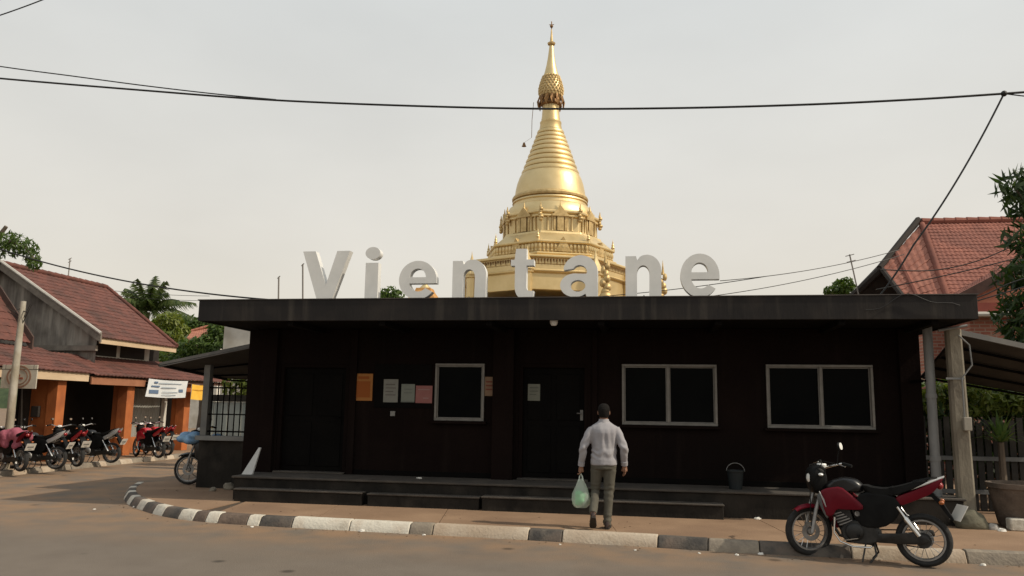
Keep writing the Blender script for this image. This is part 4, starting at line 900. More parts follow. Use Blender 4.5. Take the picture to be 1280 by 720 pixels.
obj('gutter', G().tube([(gl.x+.1, 20.25, el.z-.16), (gr_.x, 20.25, el.z-.16)], .06, 8), M('gutter_white', (.45, .42, .38), rough=.7), H)
obj('gable_base', G().box(gl.x+.45, gr_.x-.4, 20.72, 22.1, 0, el.z-.13), brick, H, smooth=0)
# aerial on the house
an = onY(1063, 320, 24); ab = onY(1072, 354, 24)
def aerial(label, base, top, w_, n, m=dk):
    t = thing('tv_aerial', label, 'aerial', base); 
    obj('mast', G().tube([base, top], .02, 6), m, t)
    for i in range(n):
        p = Vector(base).lerp(Vector(top), .98-.14*i); obj('element', G().tube([p+Vector((-w_, 0, -.03)), p+Vector((w_, 0, .03))], .012, 5), m, t)
grm = M('aerial_grey', (.22, .2, .18), rough=.6, metal=.3)
aerial('thin leaning aerial rising beside the dark gable of the red roofed house', onY(1074, 372, 23.8), onY(1062, 318, 23.8), .12, 2, grm)
aerial('thin upright aerial on the ridge above the weathered grey gable', (-20.1, 24.9, 6.0), (-20.1, 24.9, 6.75), .06, 2, grm)
aerial('thin upright rod behind the letter V on the flat roof', onY(378.5, 376, 17), onY(378.5, 330, 17), .03, 1, grm)
aerial('thin upright rod on the flat roof standing clear of the letters', onY(348, 378, 17), onY(348.5, 346, 17), .03, 1, grm)

# white house and roller door at the end of the side street, small red roof beyond
WH = thing('white_house', 'plain white house block behind the sloping side awning', 'house', (-13, 31, 0))
x0 = onY(279, 430, 31).x
obj('wall', G().box(x0, -8, 31, 36, 0, 5.5), whitep, WH, smooth=0)
obj('roof_edge', G().box(x0-.15, -8, 30.85, 36.1, 5.502, 5.65), whitep, WH, bevel=.02)
GX = onY(257, 520, 20).x
RD = thing('yard_gate', 'pale grey roller gate seen through the barred side bay', 'gate', (GX+2, 20, 0.13))
obj('frame', G().box(GX-.1, GX, 20, 20.2, .1, 1.98).box(GX+4, GX+4.2, 20, 20.2, .1, 1.98).box(GX, GX+4, 20, 20.2, 1.8, 1.98), concd, RD)
for i in range(20): obj('panel', G().box(GX+.2*i+.008, GX+.2*i+.192, 20.03+.02*(i % 2), 20.07+.02*(i % 2), .14, 1.79), M('gate_pale', (.20, .23, .215), (.28, .30, .28), 2, .6, stretch=(1, 1, .3)), RD)
FR = thing('far_red_house', 'small red tiled roof showing among the trees above the shops', 'house', onY(248, 425, 52))
q = [onY(229, 428, 52), onY(266, 426, 51), onY(262, 410, 55), onY(240, 414, 55)]
tile_roof('roof', *q, tileo, FR, .35, .5)
ridge('ridge_tiles', q[3], q[2]+Vector((.3, 0, .2)), tileo, FR, .14)
obj('wall', G().box(q[0].x+.3, q[1].x-.2, 52.3, 56, 0, q[0].z-.1), whitep, FR, smooth=0)
PV = thing('pavilion', 'small gold and orange roofed shrine pavilion behind the roof letters', 'pavilion', (onY(530, 372, 30).x, 30, 0))
pc = onY(531, 372, 30); hh = onY(531, 351, 30).z
g = G()
for s_, z0, z1 in ((1.25, pc.z-.8, pc.z-.2), (.8, pc.z-.15, pc.z+.25)): g.lathe([(s_, z0), (s_*.55, z1), (s_*.5, z1+.1)], 4, (pc.x, 30, 0), phase=math.pi/4)
obj('roof', g, M('pavilion_gold', (.45, .22, .07), (.6, .34, .12), 3, .6, metal=.3), PV, smooth=0)
obj('spire', G().lathe([(.3, pc.z+.3), (.1, pc.z+.5), (.02, hh+.1)], 10, (pc.x, 30, 0)), gold, PV)
for sx in (-.7, .7):
    for sy in (-.7, .7): obj('post', G().tube([(pc.x+sx, 30+sy, 0), (pc.x+sx, 30+sy, pc.z-.75)], .09, 8), gold, PV)

# ================================================================== TREES AND PLANTS
def leaves(g, c, r, n, size, lng=1.8, up=.5, droop=0, shell=.55):
    c = Vector(c); rx, ry, rz = r
    for _ in range(n):
        while True:
            d = Vector((random.uniform(-1, 1), random.uniform(-1, 1), random.uniform(-1, 1)))
            if .05 < d.length <= 1: break
        d = d.normalized()*(d.length**shell)
        p = c+Vector((d.x*rx, d.y*ry, d.z*rz))
        nrm = (d*.6+Vector((random.gauss(0, .6), random.gauss(0, .6), up+random.gauss(0, .5)))).normalized()
        t = nrm.cross(Vector((random.gauss(0, 1), random.gauss(0, 1), random.gauss(0, .6)))).normalized()
        if droop: t = (t+Vector((0, 0, -droop))).normalized()
        b = nrm.cross(t).normalized(); s = size*random.uniform(.65, 1.3); l = s*lng
        k = len(g.v); g.v += [p-t*l*.5, p+b*s*.35, p+t*l*.5, p-b*s*.35]; g.f.append((k, k+1, k+2, k+3))
def limbs(g, base, tops, r, mid=.45):
    base = Vector(base)
    for t in tops:
        t = Vector(t); m_ = base.lerp(t, mid)+Vector((random.uniform(-.15, .15), random.uniform(-.15, .15), .25))*(t-base).length*.25
        g.tube([base, m_, t], [r, r*.6, r*.18], 6)
bark = M('bark', (.085, .065, .048), (.16, .13, .10), 6, .95, bump=.8, bscale=20, stretch=(1, 1, .3))
def tree(name, label, base, th, clumps, per, size, m, lng=1.6, r=.16, droop=0, cat='tree', group=None, up=.5):
    o = thing(name, label, cat, base, 0, group); base = Vector(base); g = G(); top = base+Vector((0, 0, th))
    g.tube([base, base.lerp(top, .5)+Vector((.05, .04, 0)), top], [r, r*.8, r*.62], 9); limbs(g, top, [c[:3] for c in clumps], r*.55)
    obj('trunk', g, bark, o)
    gl_ = G()
    for cx, cy, cz, rx, ry, rz in clumps: leaves(gl_, (cx, cy, cz), (rx, ry, rz), per, size, lng, up, droop)
    me = bpy.data.meshes.new('crown'); me.from_pydata([tuple(v) for v in gl_.v], [], gl_.f)
    obj('crown', me, m, o); return o
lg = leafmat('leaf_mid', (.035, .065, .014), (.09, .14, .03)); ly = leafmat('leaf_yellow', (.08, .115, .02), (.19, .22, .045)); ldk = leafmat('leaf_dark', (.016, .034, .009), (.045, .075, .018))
def cl(pts, Y, r, j=.6):      # clump list from crown outline pixels at depth Y
    return [(*(onY(x, y, Y+random.uniform(-j, j))), r*random.uniform(.8, 1.2), r*random.uniform(.8, 1.2), r*random.uniform(.65, 1)) for x, y in pts]
b_ = onY(214, 420, 40)
tree('leafy_tree', 'bright yellow-green leafy tree below the coconut palm', (b_.x, 40, 0), 3.6, cl([(200, 408), (212, 400), (222, 412), (206, 424), (220, 432), (214, 418), (228, 440), (210, 440), (196, 420)], 40, .62), 420, .17, ly)
b_ = onY(255, 445, 34)
tree('leafy_tree', 'dark green bushy tree above the sloping side awning', (b_.x, 34, 0), 2.6, cl([(240, 436), (256, 432), (270, 425), (274, 440), (258, 450), (238, 452), (225, 455), (215, 448), (276, 412), (250, 462)], 34, .62), 420, .15, lg)
b_ = onY(245, 402, 75)
tree('leafy_tree', 'pale green far tree above the small red roof', (b_.x, 75, 0), 4, cl([(222, 402), (236, 404), (250, 406), (262, 404), (276, 406), (244, 412), (268, 414)], 75, 1.1, 2), 300, .32, lg)
b_ = onY(487, 372, 34)
tree('leafy_tree', 'small leafy treetop showing between the letters i and e', (b_.x, 34, 0), 5.0, cl([(478, 368), (488, 366), (497, 370), (484, 374)], 34, .34), 110, .15, lg)
b_ = onY(1052, 360, 44)
tree('leafy_tree', 'rounded far treetop beside the leaning aerial', (b_.x, 44, 0), 6, cl([(1040, 364), (1049, 357), (1058, 356), (1064, 364), (1050, 368)], 44, .42), 200, .17, lg)
# hedge behind the barred bay
def bush(name, label, base, clumps, per, size, m, lng=1.6, cat='bush', group=None): return tree(name, label, base, .5, clumps, per, size, m, lng, .05, cat=cat, group=group)
bush('hedge_bush', 'sunlit yellow-green bush above the pale roller gate', (-10.6, 21, .13), [(GX+.35+.45*i, 21+random.uniform(-.2, .2), 2.25+random.uniform(-.15, .2), .5, .45, .45) for i in range(9)], 260, .13, ly)
# coconut palm
pc = onY(185, 388, 42); PT = thing('coconut_palm', 'coconut palm with feathery fronds behind the tiled shop roof', 'palm tree', (pc.x-.6, 42, 0))
obj('trunk', G().tube([(pc.x-.6, 42, 0), (pc.x-.5, 42, 2.5), (pc.x-.15, 42, 5), (pc.x, 42, pc.z-.1)], [.24, .18, .15, .14], 10), bark, PT)
pm = leafmat('palm_leaf', (.035, .062, .018), (.10, .125, .042), .3)
def frond(root, az, el, ln, drop, m, parent, nl=30, lw=.05):
    az, el = rad(az), rad(el); d = Vector((math.cos(az)*math.cos(el), math.sin(az)*math.cos(el), math.sin(el))); pts = []
    for i in range(11):
        t = i/10; pts.append(Vector(root)+d*ln*t+Vector((0, 0, -drop*t*t*ln)))
    g = G().tube(pts, [.035*(1-.85*i/10)+.005 for i in range(11)], 5)
    for i in range(nl):
        t = .12+.88*i/nl; k = min(9, int(t*10)); p = pts[k].lerp(pts[k+1], t*10-k); tg = (pts[k+1]-pts[k]).normalized()
        sd = tg.cross(Vector((0, 0, 1))).normalized(); L_ = ln*.27*(math.sin(math.pi*min(1, t*.85+.12))**.6)
        for s_ in (-1, 1):
            e_ = p+(sd*s_*.75+tg*.55+Vector((0, 0, -.55-random.uniform(0, .5)))).normalized()*L_
            k2 = len(g.v); g.v += [p-tg*lw, p+tg*lw, e_]; g.f.append((k2, k2+1, k2+2))
    return obj('frond', g, m, parent, smooth=0)
for az, el, ln, dr in ((90, 80, 2.0, .2), (60, 72, 2.0, .3), (120, 70, 1.9, .3), (180, 65, 2.0, .35), (0, 66, 2.0, .3), (200, 52, 1.9, .45), (-20, 50, 2.0, .5), (10, 30, 2.5, .45), (-8, 14, 2.6, .5), (172, 28, 2.1, .5), (190, 12, 1.9, .6), (-60, 40, 2.1, .6), (-110, 40, 2.0, .6), (-35, 5, 2.3, .7), (215, 0, 1.8, .8), (-80, 10, 1.9, .8), (-125, 10, 1.8, .9), (-15, -10, 2.4, .5), (75, 45, 2, .5), (140, 40, 2, .5), (-95, 65, 2.0, .3), (-10, 38, 2.4, .6), (185, 40, 2.2, .6), (-50, 60, 2.0, .5), (-130, 58, 2.0, .5), (-70, -15, 1.7, .8), (-100, -20, 1.6, .8)):
    frond(pc, az, el, ln*1.28, dr*.8, pm, PT)
# tree on the right edge
RT = [(1266, 232, 15), (1278, 255, 15.3), (1290, 225, 15), (1300, 262, 15.4), (1275, 298, 15.2), (1292, 305, 15), (1262, 345, 15.2), (1280, 340, 15), (1300, 345, 15.5), (1268, 372, 15.2), (1285, 385, 15), (1262, 400, 15.5), (1278, 415, 15.2), (1300, 400, 15), (1272, 432, 15.5), (1330, 250, 15.5), (1340, 320, 15), (1350, 390, 15.5), (1320, 210, 15.8), (1360, 280, 16)]
tree('mango_tree', 'dark leafy tree with long drooping leaves beyond the dark awning by the concrete pole', (8.4, 15.6, .13), 2.6, [(*onY(x, y, Y), .27, .38, .25) for x, y, Y in RT], 80, .085, ldk, 3.6, .17, droop=.7, up=.3)
# overhanging branch on the left edge
lt = thing('street_tree', 'tree whose leafy branch hangs into view above the grey gable', 'tree', (-15.6, 15.2, .12))
bt = [onY(x, y, 15.2) for x, y in ((-40, 330), (-5, 305), (15, 302), (32, 310), (44, 325))]
obj('trunk', G().tube([(-15.6, 15.2, .12), (-15.55, 15.2, 2), (-15.6, 15.2, 4.2), onY(-20, 320, 15.2), onY(8, 283, 15.2)], [.16, .14, .11, .07, .04], 9).tube(bt, [.05, .04, .03, .02, .01], 6), bark, lt)
g = G()
for x, y, r_ in ((-60, 300, .5), (-30, 310, .45), (-8, 302, .3), (8, 300, .24), (22, 302, .24), (34, 310, .22), (40, 320, .18), (43, 330, .14), (15, 312, .2), (-30, 270, .4), (-70, 260, .5), (-5, 316, .2)): leaves(g, onY(x, y, 15.2+random.uniform(-.2, .2)), (r_, r_, r_*.8), 110, .05, 3.2, .3, .9)
me = bpy.data.meshes.new('crown'); me.from_pydata([tuple(v) for v in g.v], [], g.f); obj('crown', me, lg, lt)

# right side: hedge, picket fence, spiky plant, tub, rocks
bush('hedge_bush', 'dense green hedge bush behind the dark picket fence', (7.2, 17.3, .13), [(5.7+.42*i, 17.3+random.uniform(-.3, .3), 1.6+random.uniform(-.3, .75), .5, .5, .5) for i in range(14)], 300, .11, lg, 1.9)
bush('hedge_bush', 'bright sunlit bush just right of the concrete pole', (6.4, 15.75, .13), [(5.1+.26*i, 15.75+random.uniform(-.15, .15), 1.98+random.uniform(-.2, .25), .27, .26, .22) for i in range(12)], 170, .09, ly, 1.9)
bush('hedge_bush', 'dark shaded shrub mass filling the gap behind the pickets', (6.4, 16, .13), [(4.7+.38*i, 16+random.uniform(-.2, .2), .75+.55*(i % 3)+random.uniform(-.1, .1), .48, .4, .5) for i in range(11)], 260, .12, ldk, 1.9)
fm = M('fence_dark', (.018, .018, .017), (.04, .038, .034), 3, .85)
PF = thing('picket_fence', 'dark picket fence with grey rail behind the concrete tub', 'fence', (6.6, 15.2, .13))
for i in range(34):
    x = 4.45+.13*i; obj('picket', G().box(x, x+.098, 15.2, 15.23, .14, 1.62+.05*(i % 3)), fm, PF)
for z in (.42, .98): obj('rail', G().box(4.4, 8.9, 15.14, 15.19, z, z+.07), M('rail_grey', (.11, .12, .125), (.16, .165, .165), 3, .7), PF)
YU = thing('spiky_plant', 'spiky green rosette plant growing above the fence rail', 'plant', (6.15, 14.9, .13))
yc = onY(1251, 553, 14.9); obj('stem', G().tube([(yc.x, 14.9, .13), (yc.x, 14.9, yc.z)], [.07, .05], 8), bark, YU)
for i in range(34):
    a = rad(i*137.5); el = rad(8+70*(i/34)); d = Vector((math.cos(a)*math.cos(el), math.sin(a)*math.cos(el), math.sin(el))); s_ = d.cross(Vector((0, 0, 1))).normalized(); L_ = random.uniform(.42, .62)
    p = Vector((yc.x, 14.9, yc.z)); q1 = p+d*L_*.55+Vector((0, 0, .02)); q2 = p+d*L_+Vector((0, 0, -.10*math.cos(el)))
    obj('leaf', G().add([p-s_*.02, p+s_*.02, q1+s_*.028, q2, q1-s_*.028], [(0, 1, 2, 4), (4, 2, 3)]), leafmat('yucca', (.06, .12, .03), (.16, .24, .07)), YU, smooth=0)
TB = thing('concrete_tub', 'large stained concrete planter tub at the fence', 'planter', (5.45, 13.2, .131))
g = G().lathe([(.30, .0), (.34, .05), (.43, .50), (.44, .56), (.47, .57), (.47, .64), (.42, .64), (.40, .50), (.002, .48)], 28, (5.45, 13.2, .131))
obj('tub', g, M('tub_concrete', (.075, .055, .042), (.15, .115, .09), 3, .9, bump=.5, bscale=25, c3=(.05, .04, .032), s3=2), TB)
obj('soil', G().lathe([(.002, .02), (.39, .0)], 20, (5.45, 13.2, .66), cap=False), M('soil', (.03, .022, .016), rough=1), TB)
def rock(name, label, c, r, m, cat='rock', seed=0, group=None):
    g = G().ball((0, 0, 0), (1, 1, 1), 20, 14)
    for v in g.v:
        k = 1+.28*noise.noise(v*1.3+Vector((seed*3.1, 0, 0)))+.10*noise.noise(v*3.5+Vector((0, seed, 0))); v.x *= k; v.y *= k; v.z *= k
    g.v = [Vector((c[0]+v.x*r[0], c[1]+v.y*r[1], c[2]+max(-.5, v.z)*r[2]+.45*r[2])) for v in g.v]
    return tag(center(obj(name, g, m, smooth=60)), label, cat, group)
stm = M('grey_stone', (.13, .115, .09), (.24, .21, .165), 4, .9, bump=.6, bscale=18)
rp = onZ(1215, 660, .131)
rock('boulder', 'large rounded grey boulder at the foot of the concrete pole', (rp.x-.02, rp.y-.02, .131), (.23, .15, .17), M('green_stone', (.075, .07, .048), (.15, .14, .10), 4, .9, bump=.6, bscale=18), seed=1)
rp = onZ(1242, 662, .131); rock('small_stone', 'small pale stone between the boulder and the concrete tub', (rp.x, rp.y, .131), (.07, .06, .06), M('pale_stone', (.3, .28, .25), (.45, .43, .4), 5, .9, bump=.4), seed=2)
rp = onZ(1273, 664, .131); g = G().box(rp.x-.10, rp.x+.35, rp.y-.02, rp.y+.16, .131, .30)
tag(center(obj('white_block', g, kw, bevel=.02)), 'short white painted concrete block in front of the tub', 'block')
for px, py, r_, sd, lb in ((286, 612, .09, 4, 'rough stone at the left end of the steps'), (274, 606, .07, 5, 'smaller pale stone lying off the left end of the steps'), (266, 614, .05, 6, 'tiny stone farther left of the steps')):
    rp = onZ(px, py, .131); rock('small_stone', lb, (rp.x, rp.y, .131), (r_*1.3, r_, r_), stm, seed=sd)

# ================================================================== HERO MOTORCYCLE
Pf = onZ(1013, 695, 0); Pr = onZ(1157, 709, 0); mc = (Pf+Pr)/2
moto('motorcycle', 'red and black motorcycle on its stand at the kerb in front of the building', (mc.x, mc.y, .002), math.atan2(Pf.y-Pr.y, Pf.x-Pr.x), 'red', 'red', 'white', hero=True, steer=rad(36))

# ================================================================== MAN WITH BAG
MAN = onZ(755, 661, .131)
skin = M('skin', (.20, .10, .062), (.25, .13, .08), 20, .5)
hairm = M('hair', (.006, .005, .0045), (.014, .012, .011), 60, .85, spec=.15, bump=.8, bscale=120)
shirtm = M('shirt_grey', (.27, .26, .28), (.325, .315, .33), 6, .95, bump=.55, bscale=7, stretch=(1, 1, .55))
trm = M('trousers_olive', (.070, .065, .050), (.098, .091, .072), 6, .95, bump=.7, bscale=7, stretch=(1, 1, .4))
shoem = M('shoe_leather', (.025, .014, .011), (.045, .026, .02), 10, .45)
sole = M('shoe_sole', (.03, .025, .022), rough=.9)
man = thing('person', 'person in light grey shirt and olive trousers walking toward the dark door', 'person', MAN, rad(4))
def limb(g, pts, rr, n=14): return g.tube(pts, rr, n)
def oval(g, rows, n=24):       # rows of (cx, cy, z, rx, ry)
    return g.rings([[Vector((cx+rx*math.cos(2*math.pi*k/n), cy+ry*math.sin(2*math.pi*k/n), z)) for k in range(n)] for cx, cy, z, rx, ry in rows])
LW, LE, LS = Vector((-.315, .03, .835)), Vector((-.285, -.03, 1.09)), Vector((-.172, 0, 1.345))     # left wrist, elbow, shoulder
RW, RE, RS = Vector((.285, .05, .855)), Vector((.272, -.04, 1.10)), Vector((.172, 0, 1.345))
LH, LK, LA = Vector((-.09, 0, .90)), Vector((-.118, .10, .50)), Vector((-.15, -.20, .215))
RH, RK, RA = Vector((.085, 0, .90)), Vector((.068, .04, .48)), Vector((.045, .0, .085))
def hand(g, wr, down, side, curl):        # palm and five fingers; side = direction of the thumb
    down = Vector(down).normalized(); fwd = Vector((0, 1, 0)); side = Vector(side)
    lat = side.normalized()
    p = wr+down*.045; g.tube([wr-down*.03, wr, wr+down*.03, wr+down*.085], [(.026, .022), (.025, .02), (.036, .018), (.040, .016)], 12)
    inw = lat.cross(down).normalized()
    for i, (o_, ln) in enumerate(((.030, .070), (.011, .080), (-.009, .075), (-.028, .058))):
        b = wr+down*.078+lat*o_; d = down.copy(); pts = [b]
        for k in range(3):
            a_ = curl*(k+.6); dd = down*math.cos(a_)+inw*math.sin(a_); b = b+dd*ln*(.42, .33, .25)[k]; pts.append(b)
        g.tube([wr+down*.05+lat*o_*.8]+pts, [.010, .0098, .009, .008, .0065], 8)
    b = wr+down*.02+lat*.028; g.tube([b, b+lat*.025+down*.03+inw*.012, b+lat*.03+down*.062+inw*.025], [.012, .0105, .008], 8)
g = G()
oval(g, [(0, 0, 1.40, .06, .06), (0, 0, 1.44, .057, .058), (0, .01, 1.50, .055, .058), (0, .02, 1.53, .06, .07)])
oval(g, [(0, .035, 1.475, .03, .035), (0, .035, 1.495, .052, .065), (0, .03, 1.53, .066, .082), (0, .02, 1.575, .074, .092), (0, .015, 1.62, .077, .096), (0, .01, 1.655, .07, .086), (0, .008, 1.68, .05, .062), (0, .008, 1.692, .02, .03)])
for sx in (-1, 1):
    g.ball((sx*.078, .012, 1.572), (.012, .024, .034), 10, 8)           # ears
    g.ball((sx*.03, .105, 1.592), (.014, .010, .009), 8, 6)             # eye lids
g.tube([(0, .105, 1.60), (0, .122, 1.565), (0, .118, 1.552)], [.010, .016, .014], 8).ball((0, .10, 1.522), (.028, .014, .010), 10, 6)
oval(g, [(0, 0, .86, .13, .09), (0, 0, .95, .14, .10), (0, 0, 1.10, .135, .095), (0, 0, 1.28, .155, .105), (0, 0, 1.38, .15, .09), (0, 0, 1.42, .08, .07)])
for S_, E_, W_ in ((LS, LE, LW), (RS, RE, RW)): limb(g, [S_, E_, W_], [.05, .038, .026])
for H_, K_, A_ in ((LH, LK, LA), (RH, RK, RA)): limb(g, [H_, K_, A_], [.075, .052, .038])
hand(g, LW, (-.02, .02, -1), (.25, .95, 0), .75); hand(g, RW, (.05, .05, -1), (-.35, .9, 0), .28)
for A_, t in ((LA, Vector((-.15, -.03, .085))), (RA, Vector((.045, .15, .035)))): limb(g, [A_+Vector((0, -.03, -.02)), A_.lerp(t, .5), t], [.035, .035, .025])
obj('body', remesh(g, .0065, 3, 'body'), skin, man, world=False)
# hair: a cap over the skull, kept off the face and ears
g = G(); n = 26
rows = [(1.505, .060, .075), (1.535, .073, .090), (1.575, .0805, .099), (1.62, .084, .103), (1.658, .077, .093), (1.688, .056, .068), (1.702, .026, .034)]
g.rings([[Vector((rx*math.cos(a), (.012 if z > 1.63 else .004)+ry*math.sin(a)*(1 if math.sin(a) < .35 or z > 1.63 else .35), z-(.0 if math.sin(a) < 0 else 0))) for a in [2*math.pi*k/n for k in range(n)]] for z, rx, ry in rows])
obj('hair', remesh(g, .008, 3, 'hair'), hairm, man, world=False)
# shirt
g = G()
oval(g, [(0, 0, .855, .178, .130), (0, 0, .875, .180, .132), (0, 0, .93, .180, .130), (0, -.005, 1.0, .172, .125), (0, 0, 1.10, .172, .122), (0, 0, 1.20, .185, .125), (0, -.005, 1.30, .198, .128), (0, -.005, 1.345, .205, .118), (0, -.003, 1.385, .188, .10), (0, 0, 1.415, .14, .086), (0, .005, 1.443, .088, .075), (0, .01, 1.465, .068, .070)])
for S_, E_, W_ in ((LS, LE, LW), (RS, RE, RW)):
    limb(g, [S_+Vector((-.02 if S_.x > 0 else .02, 0, .0)), S_.lerp(E_, .35), E_+Vector((0, -.005, .0)), E_.lerp(W_, .5), W_+Vector((0, 0, .05)), W_+Vector((0, 0, .015))], [.070, .068, .058, .052, .046, .042], 16)
sh = remesh(g, .010, 5, 'shirt')
for v in sh.vertices:          # folds: pulls under the shoulder blades, across the small of the back, at the elbows
    p = v.co; nn = v.normal
    f_ = .011*noise.noise((p.x*13, p.y*10, p.z*6+2)) + .009*math.sin(p.z*62+6*noise.noise((p.x*8, 0, p.z*5)))*max(0, 1-abs(p.z-1.01)/.10)*(1 if abs(p.x) < .2 else 0) + .008*math.sin((p.z+abs(p.x)*.7)*55)*max(0, 1-abs(p.z-1.10)/.13)*(1 if abs(p.x) > .2 else 0)
    f_ += .008*math.sin(p.x*75+3*p.z)*max(0, 1-abs(p.z-1.18)/.16)*(1 if abs(p.x) < .17 and p.y < 0 else 0)
    v.co = p+nn*f_
st_ = obj('shirt', sh, shirtm, man, world=False)
oval_ = G(); oval(oval_, [(0, .012, 1.445, .078, .078), (0, .014, 1.485, .068, .068), (0, .014, 1.487, .062, .062), (0, .012, 1.447, .07, .07)]); obj('collar', oval_, shirtm, st_, world=False)
for W_, E_ in ((LW, LE), (RW, RE)):
    g = G().tube([W_+(E_-W_).normalized()*.055, W_+(E_-W_).normalized()*.002], [.0475, .0455], 16); obj('cuff', g, shirtm, st_, world=False, smooth=50)
# trousers
g = G()
oval(g, [(0, 0, .80, .158, .115), (0, 0, .86, .166, .118), (0, 0, .93, .165, .115), (0, 0, .985, .155, .108)])
limb(g, [LH+Vector((.005, 0, .0)), LH.lerp(LK, .5)+Vector((0, .01, 0)), LK, LK.lerp(LA, .5), LA+Vector((.0, .01, .005))], [.098, .082, .066, .056, .054], 18)
limb(g, [RH+Vector((-.005, 0, .0)), RH.lerp(RK, .5)+Vector((0, .01, 0)), RK, RK.lerp(RA, .5), RA+Vector((0, 0, .01)), RA+Vector((0, 0, -.035))], [.098, .082, .067, .059, .057, .061], 18)
tm = remesh(g, .010, 5, 'trousers')
for v in tm.vertices:
    p = v.co; k = max(0, 1-abs(p.z-.5)/.14)+max(0, 1-abs(p.z-.12)/.12)+.5*max(0, 1-abs(p.z-.8)/.08)
    v.co = p+v.normal*(.006*noise.noise((p.x*12, p.y*12, p.z*7))+.006*k*math.sin(p.z*85+5*noise.noise((p.x*9, p.y*9, p.z*4))))
obj('trousers', tm, trm, man, world=False)
def shoe(ank, toe, nm='shoe'):
    ank, toe = Vector(ank), Vector(toe); d = (toe-ank); g = G(); f_ = d.normalized(); up = Vector((0, 0, 1))-f_*f_.z; up.normalize(); sd = f_.cross(up)
    base = ank-up*.065; L_ = .27; st0 = base-f_*.075
    def ring(t, wx, h, z0=0): c = st0+f_*L_*t; return [c+sd*wx*math.cos(a)+up*(z0+h*(.5+.5*math.sin(a))) for a in [2*math.pi*k/14 for k in range(14)]]
    g.rings([ring(0, .02, .05), ring(.06, .034, .085), ring(.25, .037, .10), ring(.45, .04, .085), ring(.7, .048, .062), ring(.9, .042, .05), ring(1, .018, .034)])
    s_ = obj(nm, g, shoem, man, world=False)
    g = G(); pl_ = [(0, .02), (.06, .036), (.3, .036), (.5, .038), (.72, .05), (.92, .043), (1.01, .02)]
    po = [st0+f_*L_*t+sd*w_ for t, w_ in pl_]+[st0+f_*L_*t-sd*w_ for t, w_ in reversed(pl_)]
    g.prism([p+up*.008 for p in po], [p-up*.014 for p in po]); obj('sole', g, sole, s_, world=False)
shoe(RA, RA+Vector((.02, .2, 0))); shoe(LA+Vector((0, .0, -.015)), LA+Vector((0, .15, -.13)))
# bag in the left hand
Mm = Matrix.Translation(MAN) @ Matrix.Rotation(rad(4), 4, 'Z'); hb_ = Mm @ (LW+Vector((-.002, .03, -.115)))
bg_ = thing('plastic_bag', 'translucent white plastic bag with green contents held by the person', 'bag', (hb_.x, hb_.y, hb_.z-.46))
bm_ = bpy.data.materials.new('thin_plastic'); bm_.use_nodes = True; n_ = bm_.node_tree; n_.nodes.clear()
o_ = n_.nodes.new('ShaderNodeOutputMaterial'); d_ = n_.nodes.new('ShaderNodeBsdfPrincipled'); d_.inputs['Base Color'].default_value = (.72, .82, .74, 1); d_.inputs['Roughness'].default_value = .3
t_ = n_.nodes.new('ShaderNodeBsdfTranslucent'); t_.inputs[0].default_value = (.75, .85, .77, 1); tr_ = n_.nodes.new('ShaderNodeBsdfTransparent')
a1 = n_.nodes.new('ShaderNodeMixShader'); a1.inputs[0].default_value = .45; a2 = n_.nodes.new('ShaderNodeMixShader'); a2.inputs[0].default_value = .5
n_.links.new(d_.outputs[0], a1.inputs[1]); n_.links.new(t_.outputs[0], a1.inputs[2]); n_.links.new(a1.outputs[0], a2.inputs[1]); n_.links.new(tr_.outputs[0], a2.inputs[2]); n_.links.new(a2.outputs[0], o_.inputs[0])
g = G(); rs = []
for z, rx, ry in ((-.455, .03, .03), (-.45, .085, .07), (-.41, .118, .095), (-.34, .13, .10), (-.27, .118, .09), (-.20, .092, .07), (-.14, .066, .05), (-.09, .045, .03), (-.06, .03, .018)):
    rs.append([Vector((hb_.x+rx*math.cos(a)*(1+.07*math.sin(5*a+z*30)), hb_.y+ry*math.sin(a)*(1+.09*math.sin(7*a+z*21)), hb_.z+z)) for a in [2*math.pi*k/36 for k in range(36)]])
obj('sack', g.rings(rs), bm_, bg_, smooth=50)
for sy in (-.012, .012): obj('handle', G().tube([(hb_.x-.03, hb_.y+sy, hb_.z-.10), (hb_.x-.018, hb_.y+sy, hb_.z-.03), (hb_.x, hb_.y+sy*.5, hb_.z+.012), (hb_.x+.018, hb_.y+sy, hb_.z-.03), (hb_.x+.03, hb_.y+sy, hb_.z-.10)], .008, 8), M('handle_plastic', (.62, .70, .64), rough=.4), bg_)
g = G()
for i in range(9): g.ball((hb_.x+random.uniform(-.05, .05), hb_.y+random.uniform(-.03, .03), hb_.z-.39+random.uniform(0, .14)), (.058, .05, .045), 10, 8)
obj('contents', remesh(g, .012, 3, 'contents'), M('green_goods', (.05, .40, .12), (.18, .58, .24), 14, .6), bg_)

# ================================================================== POLES, CABLES, SMALL THINGS
polec = M('pole_concrete', (.15, .132, .10), (.245, .218, .17), 3, .9, bump=.5, bscale=22, stretch=(1, 1, .4), c3=(.13, .11, .085), s3=1.8)
CP = thing('concrete_pole', 'square weathered concrete pole beside the grey downpipe', 'pole', (4.68, 13.2, .13))
g = G(); rs = []
for z, hw_ in ((.13, .12), (1.5, .115), (3.05, .108)):
    a, b, c = hw_, hw_*.75, .035; rs.append([Vector((4.68+x-.012*z, 13.2+y, z)) for x, y in ((-a+c, -b), (a-c, -b), (a, -b+c), (a, b-c), (a-c, b), (-a+c, b), (-a, b-c), (-a, -b+c))])
obj('shaft', g.rings(rs), polec, CP, smooth=20)
obj('meter_box', G().box(4.66, 4.77, 13.03, 13.108, 1.52, 1.72), M('box_beige', (.26, .24, .2), (.33, .3, .25), 6, .7), CP, bevel=.01)
obj('strap', G().box(4.47, 4.73, 13.09, 13.105, 2.28, 2.31), galv, CP)
